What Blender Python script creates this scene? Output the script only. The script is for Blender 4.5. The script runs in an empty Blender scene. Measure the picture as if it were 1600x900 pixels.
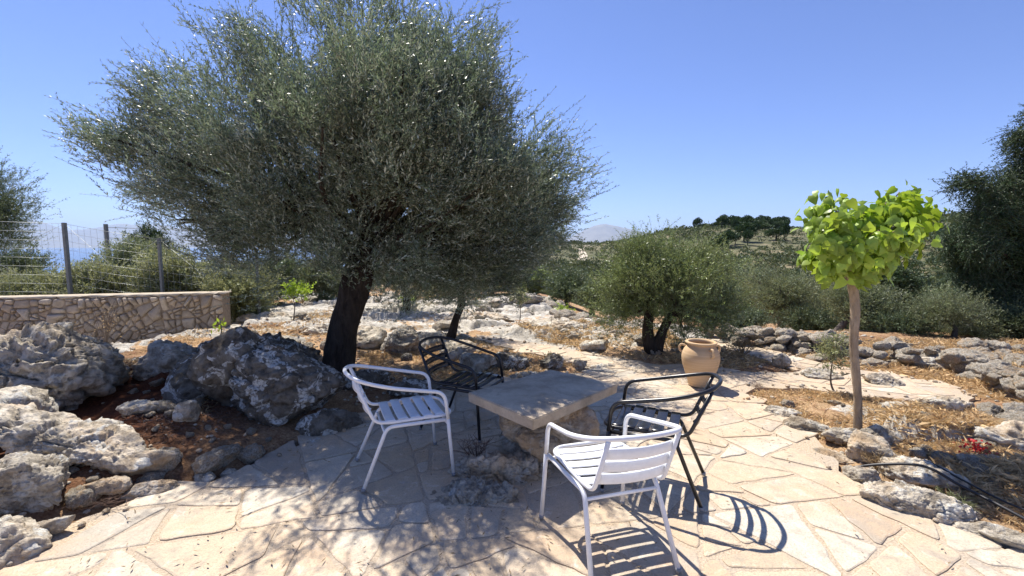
import bpy, bmesh, math, random
import numpy as np
from mathutils import Vector, Matrix
R = math.radians
rng = np.random.default_rng(7)
random.seed(7)
SC = bpy.context.scene
COL = SC.collection

# ------------------------------------------------------------------ camera
F_PX, CAM_H, PITCH = 700.0, 1.575, math.atan(65 / 700.0)
cam_d = bpy.data.cameras.new('camera')
cam = bpy.data.objects.new('camera', cam_d); COL.objects.link(cam)
cam.location = (0, 0, CAM_H)
cam.rotation_euler = (R(90) - PITCH, 0, 0)
cam_d.sensor_width = 36; cam_d.lens = 36 * F_PX / 1600
cam_d.clip_start = 0.05; cam_d.clip_end = 60000
SC.camera = cam

# ------------------------------------------------------------------ light
SUN_EL, SUN_AZ = R(60), R(-28.5)          # azimuth measured from +Y towards +X
w = bpy.data.worlds.new('World'); SC.world = w; w.use_nodes = True
nt = w.node_tree; nt.nodes.clear()
sky = nt.nodes.new('ShaderNodeTexSky'); sky.sky_type = 'NISHITA'; sky.sun_disc = False
sky.sun_elevation = SUN_EL; sky.sun_rotation = SUN_AZ
sky.air_density = 0.8; sky.dust_density = 0.05; sky.ozone_density = 6.0; sky.altitude = 200
bg = nt.nodes.new('ShaderNodeBackground'); bg.inputs[1].default_value = 0.098
wo = nt.nodes.new('ShaderNodeOutputWorld')
hs = nt.nodes.new('ShaderNodeMix'); hs.data_type = 'RGBA'; hs.blend_type = 'MULTIPLY'; hs.inputs[0].default_value = 1
hs.inputs[7].default_value = (0.95, 0.90, 1.12, 1)
nt.links.new(sky.outputs[0], hs.inputs[6]); nt.links.new(hs.outputs[2], bg.inputs[0]); nt.links.new(bg.outputs[0], wo.inputs[0])
sd = bpy.data.lights.new('sun', 'SUN'); sd.energy = 5.0; sd.angle = R(0.53); sd.color = (1, 0.94, 0.85)
sun = bpy.data.objects.new('sun', sd); COL.objects.link(sun)
tosun = Vector((math.sin(SUN_AZ) * math.cos(SUN_EL), math.cos(SUN_AZ) * math.cos(SUN_EL), math.sin(SUN_EL)))
sun.rotation_euler = tosun.to_track_quat('Z', 'Y').to_euler()
sun.location = (-3, 6, 12)
SC.view_settings.view_transform = 'Standard'; SC.view_settings.look = 'None'
SC.view_settings.gamma = 1; SC.view_settings.exposure = 0.74
SC.view_settings.use_curve_mapping = False
SC.render.engine = 'CYCLES'
SC.cycles.max_bounces = 6; SC.cycles.diffuse_bounces = 3; SC.cycles.glossy_bounces = 2
SC.cycles.transmission_bounces = 3; SC.cycles.volume_bounces = 0; SC.cycles.transparent_max_bounces = 6

# ------------------------------------------------------------------ layout helpers
_c, _s = math.cos(PITCH), math.sin(PITCH)
def ray(px, py):
    u, v = px - 800, py - 450
    return (u, F_PX * _c - v * _s, -F_PX * _s - v * _c)
def at(px, py, d):                                # point seen at a photo pixel at distance d forward
    r = ray(px, py); t = d / r[1]
    return np.array((r[0] * t, d, CAM_H + r[2] * t))
def gz(px, py, z=0.0):                            # point seen at a photo pixel at height z
    r = ray(px, py); t = (z - CAM_H) / r[2]
    return np.array((r[0] * t, r[1] * t, z))

# ------------------------------------------------------------------ noise
def _h(ix, iy, iz, seed):
    n = (ix.astype(np.int64) * 374761393 + iy.astype(np.int64) * 668265263 + iz.astype(np.int64) * 2147483647 + seed * 1274126177) & 0xffffffff
    n = ((n ^ (n >> 13)) * 1274126177) & 0xffffffff
    n = ((n ^ (n >> 16)) * 2246822519) & 0xffffffff
    return ((n ^ (n >> 15)) & 0xffff) / 65535.0
def vnoise(p, seed=0):
    i = np.floor(p).astype(np.int64); f = p - i; f = f * f * (3 - 2 * f)
    r = 0
    for dx in (0, 1):
        wx = f[:, 0] if dx else 1 - f[:, 0]
        for dy in (0, 1):
            wy = f[:, 1] if dy else 1 - f[:, 1]
            for dz in (0, 1):
                wz = f[:, 2] if dz else 1 - f[:, 2]
                r = r + wx * wy * wz * _h(i[:, 0] + dx, i[:, 1] + dy, i[:, 2] + dz, seed)
    return r * 2 - 1
def fbm(p, oct=4, seed=0, ridged=False):
    a, s, t = 1.0, 0, 0
    for k in range(oct):
        n = vnoise(p * (2.03 ** k) + 17.3 * k, seed + k)
        if ridged: n = 1 - 2 * np.abs(n)
        s = s + a * n; t += a; a *= 0.5
    return s / t
def p3(x, y, z=0):
    return np.stack([x, y, np.zeros_like(x) + z], -1)
def worley(p, seed=0):                            # 2D: F1, F2, cell hash
    i = np.floor(p).astype(np.int64)
    f1 = np.full(len(p), 9.0); f2 = f1.copy(); c = np.zeros(len(p)); z = np.zeros(len(p), np.int64)
    for dx in (-1, 0, 1):
        for dy in (-1, 0, 1):
            jx, jy = i[:, 0] + dx, i[:, 1] + dy
            qx = jx + _h(jx, jy, z, seed); qy = jy + _h(jx, jy, z, seed + 5)
            d = np.hypot(qx - p[:, 0], qy - p[:, 1])
            m = d < f1
            f2 = np.where(m, f1, np.minimum(f2, d)); c = np.where(m, _h(jx, jy, z, seed + 9), c); f1 = np.where(m, d, f1)
    return f1, f2, c
def sstep(a, b, x):
    t = np.clip((x - a) / (b - a), 0, 1); return t * t * (3 - 2 * t)
def inside(poly, x, y):
    r = np.zeros(x.shape, bool); n = len(poly)
    for k in range(n):
        x1, y1 = poly[k]; x2, y2 = poly[(k + 1) % n]
        if y1 == y2: continue
        c = ((y1 > y) != (y2 > y)) & (x < (x2 - x1) * (y - y1) / (y2 - y1) + x1)
        r ^= c
    return r
def sdist(poly, x, y):                            # signed distance, negative inside
    d = np.full(x.shape, 1e9); n = len(poly)
    for k in range(n):
        ax, ay = poly[k]; bx, by = poly[(k + 1) % n]
        ex, ey = bx - ax, by - ay
        t = np.clip(((x - ax) * ex + (y - ay) * ey) / (ex * ex + ey * ey + 1e-9), 0, 1)
        d = np.minimum(d, np.hypot(x - ax - t * ex, y - ay - t * ey))
    return np.where(inside(poly, x, y), -d, d)

# ------------------------------------------------------------------ mesh builder
class MB:
    def __init__(s): s.V = []; s.F = []; s.n = 0; s.attr = {}
    def add(s, V, F, mi=0, **attr):
        V = np.asarray(V, float).reshape(-1, 3)
        if isinstance(F, np.ndarray): groups = [F]
        else:
            by = {}
            for f in F: by.setdefault(len(f), []).append(f)
            groups = [np.array(v) for v in by.values()]
        for g in groups:
            if len(g) == 0: continue
            s.F.append((g + s.n, mi))
            for k, v in attr.items():
                s.attr.setdefault(k, {})[len(s.F) - 1] = v
        s.V.append(V); s.n += len(V); return s
    def mesh(s, name, mats, smooth=True):
        me = bpy.data.meshes.new(name)
        V = np.concatenate(s.V)
        me.vertices.add(len(V)); me.vertices.foreach_set('co', V.ravel())
        loops = np.concatenate([f.ravel() for f, _ in s.F])
        tot = np.concatenate([np.full(len(f), f.shape[1]) for f, _ in s.F])
        mi = np.concatenate([np.full(len(f), m) for f, m in s.F])
        me.loops.add(len(loops)); me.loops.foreach_set('vertex_index', loops.astype(np.int32))
        st = np.concatenate([[0], np.cumsum(tot)[:-1]])
        me.polygons.add(len(tot)); me.polygons.foreach_set('loop_start', st.astype(np.int32))
        me.polygons.foreach_set('loop_total', tot.astype(np.int32))
        me.polygons.foreach_set('material_index', mi.astype(np.int32))
        me.polygons.foreach_set('use_smooth', np.full(len(tot), smooth))
        for k, dd in s.attr.items():
            a = me.attributes.new(k, 'FLOAT', 'FACE')
            vals = [np.broadcast_to(np.asarray(dd.get(i, 0.5), float), (len(f),)) for i, (f, _) in enumerate(s.F)]
            a.data.foreach_set('value', np.concatenate(vals).astype(np.float32))
        me.update(calc_edges=True); me.validate()
        for m in (mats if isinstance(mats, (list, tuple)) else [mats]): me.materials.append(m)
        return me
    def obj(s, name, mats, parent=None, smooth=True):
        o = bpy.data.objects.new(name, s.mesh(name, mats, smooth)); COL.objects.link(o)
        if parent is not None: o.parent = parent
        return o
def tag(o, label, cat, group=None):
    o['label'] = label; o['category'] = cat
    if group: o['group'] = group
    return o
def structure(o): o['kind'] = 'structure'; return o
def stuff(o, label, cat): o['kind'] = 'stuff'; o['label'] = label; o['category'] = cat; return o
def thing(name, label, cat, loc=(0, 0, 0), rz=0.0, group=None):
    o = bpy.data.objects.new(name, None); COL.objects.link(o); o.empty_display_size = 0.1
    o.location = loc; o.rotation_euler = (0, 0, rz)
    return tag(o, label, cat, group)
def copy_tree(root, loc, rz=0.0, scale=None, label=None, group=None):
    def rec(o, par):
        c = o.copy(); COL.objects.link(c); c.parent = par
        for ch in list(o.children): rec(ch, c)
        return c
    r = rec(root, None); r.location = loc; r.rotation_euler = (0, 0, rz)
    if scale is not None: r.scale = scale if isinstance(scale, (tuple, list)) else (scale,) * 3
    if label: r['label'] = label
    if group: r['group'] = group
    return r

def norm(v): return v / (np.linalg.norm(v, axis=-1, keepdims=True) + 1e-9)
def smooth_path(pts, n=8, closed=False):
    P = np.array(pts, float); out = []
    m = len(P)
    for i in range(m - 1):
        p0 = P[i - 1] if i > 0 else 2 * P[0] - P[1]; p1 = P[i]; p2 = P[i + 1]
        p3_ = P[i + 2] if i + 2 < m else 2 * P[-1] - P[-2]
        for k in range(n):
            t = k / n
            out.append(0.5 * ((2 * p1) + (-p0 + p2) * t + (2 * p0 - 5 * p1 + 4 * p2 - p3_) * t * t + (-p0 + 3 * p1 - 3 * p2 + p3_) * t ** 3))
    out.append(P[-1]); return np.array(out)
def round_path(pts, rad=0.05, n=6):               # straight runs with rounded corners
    P = [np.array(p, float) for p in pts]; out = [P[0]]
    for i in range(1, len(P) - 1):
        a, b, c = P[i - 1], P[i], P[i + 1]
        r = rad[i] if isinstance(rad, (list, tuple)) else rad
        la, lc = np.linalg.norm(a - b), np.linalg.norm(c - b)
        q = min(r, la * 0.49, lc * 0.49)
        s, e = b + (a - b) / la * q, b + (c - b) / lc * q
        for k in range(n + 1):
            t = k / n; out.append((1 - t) ** 2 * s + 2 * t * (1 - t) * b + t * t * e)
    out.append(P[-1]); return np.array(out)
def tube(path, rad, sides=8, cap=True, lump=0.0, seed=0, lf=6.0):
    P = np.asarray(path, float); n = len(P)
    r = np.broadcast_to(np.asarray(rad, float), (n,)) if np.ndim(rad) < 2 else rad
    T = norm(np.gradient(P, axis=0))
    up = np.array((0, 0, 1.0)) if abs(T[0][2]) < 0.9 else np.array((1.0, 0, 0))
    N = norm(np.cross(T[0], up)); V = []
    ang = np.arange(sides) / sides * 2 * math.pi
    for i in range(n):
        N = norm(N - T[i] * np.dot(N, T[i])); B = np.cross(T[i], N)
        V.append(P[i] + r[i] * (np.cos(ang)[:, None] * N + np.sin(ang)[:, None] * B))
    V = np.array(V)
    if lump:
        ctr = P[:, None, :]; flat = V.reshape(-1, 3)
        k = fbm(flat * np.array((lf, lf, lf * 0.35)), 4, seed).reshape(n, sides, 1)
        V = ctr + (V - ctr) * (1 + lump * k)
    V = V.reshape(-1, 3)
    i = np.arange(n - 1)[:, None] * sides; j = np.arange(sides)[None]; j2 = (j + 1) % sides
    F = [tuple(f) for f in np.stack([i + j, i + j2, i + sides + j2, i + sides + j], -1).reshape(-1, 4)]
    if cap:
        F.append(tuple(range(sides))[::-1]); F.append(tuple(range((n - 1) * sides, n * sides)))
    return V, F
def box(x0, x1, y0, y1, z0, z1, b=0.0):
    bm = bmesh.new(); bmesh.ops.create_cube(bm, size=1)
    for v in bm.verts: v.co = Vector(((x0 + x1) / 2 + v.co.x * (x1 - x0), (y0 + y1) / 2 + v.co.y * (y1 - y0), (z0 + z1) / 2 + v.co.z * (z1 - z0)))
    if b: bmesh.ops.bevel(bm, geom=bm.edges[:], offset=b, segments=2, affect='EDGES')
    V = [tuple(v.co) for v in bm.verts]; F = [tuple(v.index for v in f.verts) for f in bm.faces]; bm.verts.index_update(); bm.free()
    return np.array(V), F

# ------------------------------------------------------------------ material helpers
class NT:
    def __init__(s, name):
        s.m = bpy.data.materials.new(name); s.m.use_nodes = True; s.t = s.m.node_tree; s.t.nodes.clear()
        s.out = s.t.nodes.new('ShaderNodeOutputMaterial')
    def n(s, typ, **kw):
        nd = s.t.nodes.new('ShaderNode' + typ)
        for k, v in kw.items():
            if k.startswith('i_'):
                key = k[2:]; key = int(key) if key.isdigit() else key.replace('_', ' ')
                s.set(nd.inputs[key], v)
            else: setattr(nd, k, v)
        return nd
    def set(s, sock, v):
        if isinstance(v, bpy.types.NodeSocket): s.t.links.new(v, sock)
        elif isinstance(v, bpy.types.Node): s.t.links.new(v.outputs[0], sock)
        else:
            if isinstance(v, (tuple, list)) and len(v) == 3 and len(sock.default_value) == 4: v = (*v, 1)
            sock.default_value = v
    def coord(s, kind='Object'): return s.n('TexCoord').outputs[kind]
    def mapped(s, vec, scale):
        return s.n('Mapping', i_Vector=vec, i_Scale=scale).outputs[0]
    def noise(s, vec, scale, detail=4, rough=0.55, dist=0.0):
        return s.n('TexNoise', i_Vector=vec, i_Scale=scale, i_Detail=detail, i_Roughness=rough, i_Distortion=dist).outputs[0]
    def vor(s, vec, scale, feature='F1', out='Distance', rnd=1.0):
        return s.n('TexVoronoi', feature=feature, i_Vector=vec, i_Scale=scale, i_Randomness=rnd).outputs[out]
    def ramp(s, fac, stops, interp='LINEAR'):
        r = s.n('ValToRGB', i_0=fac); cr = r.color_ramp; cr.interpolation = interp
        while len(cr.elements) > 1: cr.elements.remove(cr.elements[-1])
        for k, (p, c) in enumerate(stops):
            e = cr.elements[0] if k == 0 else cr.elements.new(p)
            e.position = p; c = (c, c, c) if isinstance(c, (int, float)) else c; e.color = (*c, 1)
        return r.outputs[0]
    def mix(s, fac, a, b, mode='MIX'):
        m = s.n('Mix', data_type='RGBA', blend_type=mode)
        s.set(m.inputs[0], fac); s.set(m.inputs[6], a); s.set(m.inputs[7], b); return m.outputs[2]
    def math(s, op, a, b=0.0, clamp=False):
        m = s.n('Math', operation=op, use_clamp=clamp); s.set(m.inputs[0], a); s.set(m.inputs[1], b); return m.outputs[0]
    def attr(s, name): return s.n('Attribute', attribute_name=name).outputs['Fac']
    def bump(s, h, strength=0.5, dist=0.02, prev=None):
        b = s.n('Bump', i_Height=h, i_Strength=strength, i_Distance=dist)
        if prev is not None: s.set(b.inputs['Normal'], prev)
        return b.outputs[0]
    def principled(s, col, rough=0.8, bump=None, metallic=0.0, spec=0.5, **kw):
        p = s.n('BsdfPrincipled', i_Base_Color=col, i_Roughness=rough, i_Metallic=metallic)
        s.set(p.inputs['Specular IOR Level'], spec)
        if bump is not None: s.set(p.inputs['Normal'], bump)
        s.t.links.new(p.outputs[0], s.out.inputs[0]); return p

def mat_rock(name, tone=1.0, warm=0.0, lichen=0.5, shift=0.0):
    m = NT(name); c = m.coord('Object')
    oi = m.n('ObjectInfo').outputs['Random']
    cc = m.n('VectorMath', operation='ADD', i_0=c); m.set(cc.inputs[1], m.n('CombineXYZ', i_0=m.math('MULTIPLY', oi, 31.0), i_1=shift).outputs[0]); c = cc.outputs[0]
    n1 = m.noise(c, 2.2, 8, 0.62); n2 = m.noise(c, 9, 8, 0.7, 0.3); n3 = m.noise(c, 45, 4, 0.65)
    g = lambda r_, g_, b_: (r_ * tone, g_ * tone, b_ * tone)
    col = m.ramp(n2, [(0.28, g(.09, .075, .058)), (0.44, g(.26, .225, .175)), (0.56, g(.44, .395, .32)), (0.72, g(.60, .555, .475))])
    wc = m.ramp(n1, [(0.46, 0.0), (0.66, 1.0)])
    col = m.mix(m.math('MULTIPLY', wc, 0.35 + warm), col, g(.45, .30, .165))
    # pale and dark lichen patches
    v = m.noise(c, 6, 3, 0.6, 0.8); lp = m.ramp(v, [(0.60 - 0.06 * lichen, 0.0), (0.635 - 0.06 * lichen, 1.0)])
    lp = m.math('MULTIPLY', lp, m.ramp(n3, [(0.38, 0.15), (0.55, 1.0)]))
    col = m.mix(m.math('MULTIPLY', lp, min(1, lichen * 1.3)), col, (.62, .61, .56))
    dk = m.ramp(m.noise(m.mapped(c, (1, 1, 1.4)), 14, 6, 0.75), [(0.58, 0.0), (0.68, 0.85)])
    col = m.mix(dk, col, g(.075, .068, .06))
    b1 = m.bump(n2, 0.9, 0.05); b2 = m.bump(n3, 0.7, 0.012, b1)
    pit = m.ramp(m.vor(c, 28), [(0.0, 0.0), (0.28, 1.0)]); b3 = m.bump(pit, 0.5, 0.01, b2)
    m.principled(col, 0.92, b3, spec=0.25); return m.m

def mat_leaf(name, top, under, trans=0.35, rough=0.45, var=0.35, yellow=(.30, .32, .08), yamt=0.1, spec=0.4):
    m = NT(name); rnd = m.attr('rnd')
    f = m.ramp(rnd, [(0, 1 - var), (1, 1 + var)])
    tc = m.mix(1.0, top, f, 'MULTIPLY'); uc = m.mix(1.0, under, f, 'MULTIPLY')
    big = m.noise(m.coord('Object'), 1.6, 3, 0.6)
    tc = m.mix(m.ramp(big, [(0.5, 0.0), (0.72, yamt)]), tc, yellow)
    bf = m.n('NewGeometry').outputs['Backfacing']
    col = m.mix(bf, tc, uc)
    p = m.n('BsdfPrincipled', i_Base_Color=col, i_Roughness=rough); m.set(p.inputs['Specular IOR Level'], spec)
    tr = m.n('BsdfTranslucent', i_Color=m.mix(0.5, tc, yellow))
    mx = m.n('MixShader', i_Fac=trans); m.t.links.new(p.outputs[0], mx.inputs[1]); m.t.links.new(tr.outputs[0], mx.inputs[2])
    m.t.links.new(mx.outputs[0], m.out.inputs[0]); return m.m
def mat_bark(name, dark=(.05, .04, .032), light=(.16, .135, .11), scale=14):
    m = NT(name); c = m.mapped(m.coord('Object'), (1, 1, 0.28))
    n1 = m.noise(c, scale, 8, 0.7, 0.6); v = m.vor(c, scale * 1.5, 'DISTANCE_TO_EDGE')
    col = m.ramp(n1, [(0.35, dark), (0.7, light)])
    b = m.bump(n1, 1.0, 0.03); b = m.bump(m.ramp(v, [(0, 0), (0.2, 1)]), 0.6, 0.01, b)
    m.principled(col, 0.95, b, spec=0.15); return m.m
def mat_plain(name, col, rough=0.5, metallic=0.0, var=0.1, scale=20, bump=0.1, bd=0.003, spec=0.5, coord='Object'):
    m = NT(name); n = m.noise(m.coord(coord), scale, 5, 0.6)
    c = m.mix(m.ramp(n, [(0.3, 0.0), (0.7, 1.0)]), tuple(x * (1 - var) for x in col), tuple(min(1, x * (1 + var)) for x in col))
    m.principled(c, rough, m.bump(n, bump, bd), metallic, spec); return m.m

M = {}
M['rock'] = mat_rock('limestone', 1.12, 0.0, 0.55)
M['rock_pale'] = mat_rock('pale_limestone', 1.42, 0.05, 0.7, 5)
M['rock_warm'] = mat_rock('ochre_limestone', 1.25, 0.5, 0.35, 9)
M['rock_dark'] = mat_rock('lichen_limestone', 0.46, -0.15, 1.15, 13)
M['bark'] = mat_bark('olive_bark', (.025, .019, .015), (.085, .066, .05))
M['bark_light'] = mat_bark('smooth_bark', (.26, .19, .125), (.52, .41, .29), 11)
M['bark_grey'] = mat_bark('grey_bark', (.10, .085, .07), (.24, .21, .18), 18)
M['twig'] = mat_plain('twig', (.12, .125, .085), 0.9)
M['olive'] = mat_leaf('olive_leaf', (.155, .20, .125), (.42, .465, .38), 0.30, 0.38, 0.6, (.22, .31, .15), yamt=0.14, spec=0.45)
M['olive_mid'] = mat_leaf('grey_olive_leaf', (.165, .20, .095), (.31, .34, .23), 0.30, 0.5, 0.5, (.28, .30, .10), 0.25, 0.3)
M['olive_bright'] = mat_leaf('fresh_olive_leaf', (.20, .265, .085), (.29, .35, .22), 0.30, 0.45, 0.4, yamt=0.2)
M['olive_dark'] = mat_leaf('dense_shrub_leaf', (.075, .12, .06), (.13, .18, .11), 0.22, 0.5, 0.35)
M['conifer'] = mat_leaf('conifer_needle', (.030, .066, .020), (.045, .085, .028), 0.12, 0.55, 0.35, (.12, .16, .04), 0.3)
M['conifer_lit'] = mat_leaf('lit_conifer_needle', (.06, .085, .034), (.085, .12, .05), 0.15, 0.55, 0.4, (.17, .18, .05), 0.5)  # lighter copy of the needle colour, with sunlight painted into it
M['shrub'] = mat_leaf('garden_shrub_leaf', (.25, .28, .12), (.42, .44, .28), 0.3, 0.5, 0.4, (.38, .36, .14), 0.5)
M['lime'] = mat_leaf('lime_leaf', (.25, .40, .035), (.34, .48, .08), 0.42, 0.4, 0.42, (.52, .62, .05), 0.35)
M['scrub'] = mat_leaf('hill_scrub_leaf', (.055, .08, .035), (.08, .11, .05), 0.15, 0.6, 0.35)
M['straw'] = mat_leaf('dry_grass_blade', (.62, .45, .25), (.62, .45, .25), 0.3, 0.7, 0.4, (.55, .40, .2), 0.4, 0.2)
M['deadtwig'] = mat_plain('dead_stem', (.16, .10, .07), 0.9)
M['red'] = mat_leaf('red_petal', (.60, .03, .03), (.60, .04, .04), 0.3, 0.5, 0.2, (.7, .05, .03), 0.1)
M['white_paint'] = mat_plain('white_enamel', (.78, .79, .80), 0.32, 0, 0.04, 60, 0.06, 0.001)
M['black_paint'] = mat_plain('black_enamel', (.014, .014, .016), 0.30, 0, 0.3, 60, 0.06, 0.001)
M['slat_white'] = mat_plain('white_slat', (.80, .82, .84), 0.28, 0.0, 0.05, 30, 0.04, 0.001)
M['slat_black'] = mat_plain('black_slat', (.018, .019, .024), 0.25, 0, 0.3, 30, 0.04, 0.001)
M['plug'] = mat_plain('grey_plastic', (.25, .25, .26), 0.6)
M['hose'] = mat_plain('black_hose', (.02, .02, .022), 0.45)
M['metal'] = mat_plain('galvanised_post', (.20, .21, .20), 0.6, 0.3, 0.2)
M['wire'] = mat_plain('galvanised_wire', (.34, .36, .36), 0.5, 0.6)
M['wood'] = mat_plain('weathered_stake', (.20, .16, .12), 0.9, 0, 0.3)

def m_terrain():
    m = NT('dry_ground'); c = m.coord('Object')
    rock, red, far = m.attr('rock'), m.attr('red'), m.attr('far')
    n1 = m.noise(c, 1.1, 8, 0.65); n2 = m.noise(c, 7, 8, 0.7); n3 = m.noise(c, 60, 6, 0.75)
    straw = m.ramp(n3, [(0.3, (.22, .13, .07)), (0.5, (.50, .33, .18)), (0.7, (.70, .53, .34))])
    soil = m.ramp(n3, [(0.3, (.10, .045, .025)), (0.55, (.25, .115, .06)), (0.75, (.40, .23, .13))])
    base = m.mix(m.ramp(n2, [(0.46, 0.0), (0.62, 0.75)]), straw, soil)
    soil2 = m.ramp(n3, [(0.3, (.045, .018, .010)), (0.55, (.14, .052, .026)), (0.78, (.26, .12, .065))])
    base = m.mix(red, base, soil2)
    lime = m.ramp(n2, [(0.28, (.24, .21, .17)), (0.44, (.50, .46, .39)), (0.6, (.68, .64, .56)), (0.8, (.78, .75, .68))])
    lime = m.mix(m.ramp(n3, [(0.35, 0.6), (0.5, 0.0)]), lime, (.2, .17, .14))
    f = m.math('ADD', rock, m.math('MULTIPLY', m.math('SUBTRACT', n2, 0.5), 1.1)); f = m.ramp(f, [(0.42, 0), (0.56, 1)])
    near = m.mix(f, base, lime)
    nf = m.noise(c, 0.035, 8, 0.68); nf2 = m.noise(c, 0.25, 6, 0.7)
    fc = m.ramp(nf2, [(0.36, (.065, .08, .04)), (0.48, (.13, .125, .07)), (0.58, (.26, .215, .14)), (0.75, (.40, .33, .24))])
    fc = m.mix(m.ramp(nf, [(0.42, 0.0), (0.58, 0.75)]), fc, (.085, .095, .05))
    col = m.mix(far, near, fc)
    b = m.bump(n2, 0.8, 0.06); b = m.bump(n3, 0.8, 0.02, b)
    m.principled(col, 0.95, b, spec=0.15); return m.m
def m_paving():
    m = NT('flagstone'); c = m.coord('Object'); s = m.attr('tone')
    col = m.ramp(s, [(0.0, (.52, .445, .34)), (0.18, (.57, .465, .33)), (0.36, (.62, .54, .42)), (0.5, (.53, .42, .29)), (0.62, (.60, .52, .40)), (0.76, (.47, .42, .34)), (0.86, (.60, .54, .435)), (0.93, (.42, .35, .27))], 'CONSTANT')
    n1 = m.noise(c, 1.7, 6, 0.65, 0.4); n2 = m.noise(c, 9, 8, 0.72, 0.5); n3 = m.noise(c, 110, 4, 0.7)
    n0 = m.noise(c, 0.55, 4, 0.6, 0.3)
    col = m.mix(m.ramp(n0, [(0.46, 0.0), (0.62, 0.65)]), col, (.60, .43, .27))
    col = m.mix(m.ramp(n1, [(0.48, 0.0), (0.64, 0.75)]), col, (.57, .40, .25))
    col = m.mix(m.ramp(m.noise(c, 3.1, 7, .7, .8), [(0.56, 0.0), (0.66, 0.55)]), col, (.34, .30, .26))
    col = m.mix(m.ramp(n2, [(0.50, 0.0), (0.70, 0.7)]), col, (.36, .31, .25))
    col = m.mix(m.ramp(n2, [(0.28, 0.65), (0.44, 0.0)]), col, (.80, .74, .64))
    col = m.mix(m.ramp(n3, [(0.36, 0.6), (0.5, 0.0)]), col, (.30, .25, .19))
    sp = m.ramp(m.vor(c, 23), [(0.04, 0.7), (0.09, 0.0)])
    col = m.mix(m.math('MULTIPLY', sp, m.ramp(n1, [(0.5, 0.0), (0.6, 1.0)])), col, (.12, .10, .08))
    b = m.bump(n2, 0.7, 0.016); b = m.bump(n3, 0.6, 0.005, b)
    m.principled(col, m.ramp(n2, [(0.3, 0.55), (0.7, 0.85)]), b, spec=0.3); return m.m
def m_mortar():
    m = NT('gravel_mortar'); c = m.coord('Object')
    n1 = m.noise(c, 3, 6, 0.6); n2 = m.noise(c, 90, 6, 0.75); v = m.vor(c, 75)
    col = m.ramp(n2, [(0.32, (.24, .18, .12)), (0.5, (.48, .38, .27)), (0.68, (.66, .56, .43))])
    col = m.mix(m.ramp(n1, [(0.45, 0.0), (0.65, 0.6)]), col, (.40, .35, .29))
    b = m.bump(v, 0.7, 0.006); b = m.bump(n2, 0.6, 0.006, b)
    m.principled(col, 0.95, b, spec=0.2); return m.m
def m_wallstone():
    m = NT('wall_stone'); c = m.coord('Object'); s = m.attr('tone')
    col = m.ramp(s, [(0.0, (.38, .30, .215)), (0.25, (.50, .40, .295)), (0.5, (.34, .275, .21)), (0.75, (.56, .47, .36)), (1.0, (.43, .32, .22))])
    n2 = m.noise(c, 12, 8, 0.7); n3 = m.noise(c, 60, 5, 0.7)
    col = m.mix(m.ramp(n2, [(0.3, 0.55), (0.5, 0.0)]), col, (.20, .165, .135))
    col = m.mix(m.ramp(n2, [(0.55, 0.0), (0.75, 0.6)]), col, (.60, .53, .44))
    b = m.bump(n2, 0.8, 0.03); b = m.bump(n3, 0.5, 0.006, b)
    m.principled(col, 0.93, b, spec=0.2); return m.m
M['terrain'] = m_terrain(); M['paving'] = m_paving(); M['mortar'] = m_mortar(); M['wallstone'] = m_wallstone()
M['cement'] = mat_plain('wall_cement', (.44, .375, .29), 0.95, 0, 0.25, 12, 0.6, 0.02, 0.2)
M['joint'] = mat_plain('wall_joint', (.30, .235, .17), 0.97, 0, 0.3, 20, 0.8, 0.02, 0.1)

# ------------------------------------------------------------------ ground plan (world polygons)
def poly_px(pts, z=0.0): return [tuple(gz(x, y, z)[:2]) for x, y in pts]
PATIO = poly_px([(-60, 905), (130, 812), (250, 768), (330, 752), (440, 706), (520, 672), (600, 636), (690, 604), (790, 590), (880, 584), (935, 580), (905, 566), (820, 549), (765, 536),
                 (742, 522), (850, 538), (960, 558), (1040, 571), (1110, 578), (1180, 582), (1300, 582), (1400, 588), (1480, 600), (1530, 622), (1500, 636), (1400, 622), (1290, 608), (1180, 606),
                 (1165, 618), (1225, 650), (1290, 695), (1320, 738), (1400, 778), (1500, 828), (1640, 888)]) + [(2.9, 0.4), (2.6, -3.0), (-3.4, -3.0), (-2.9, 0.6)]
PATH2 = poly_px([(1070, 528), (1150, 532), (1215, 549), (1280, 566), (1345, 578), (1420, 588), (1400, 596), (1320, 588), (1250, 578), (1195, 562), (1140, 545), (1072, 537)])
def patio_dist(x, y): return np.minimum(sdist(PATIO, x, y), sdist(PATH2, x, y))

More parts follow.
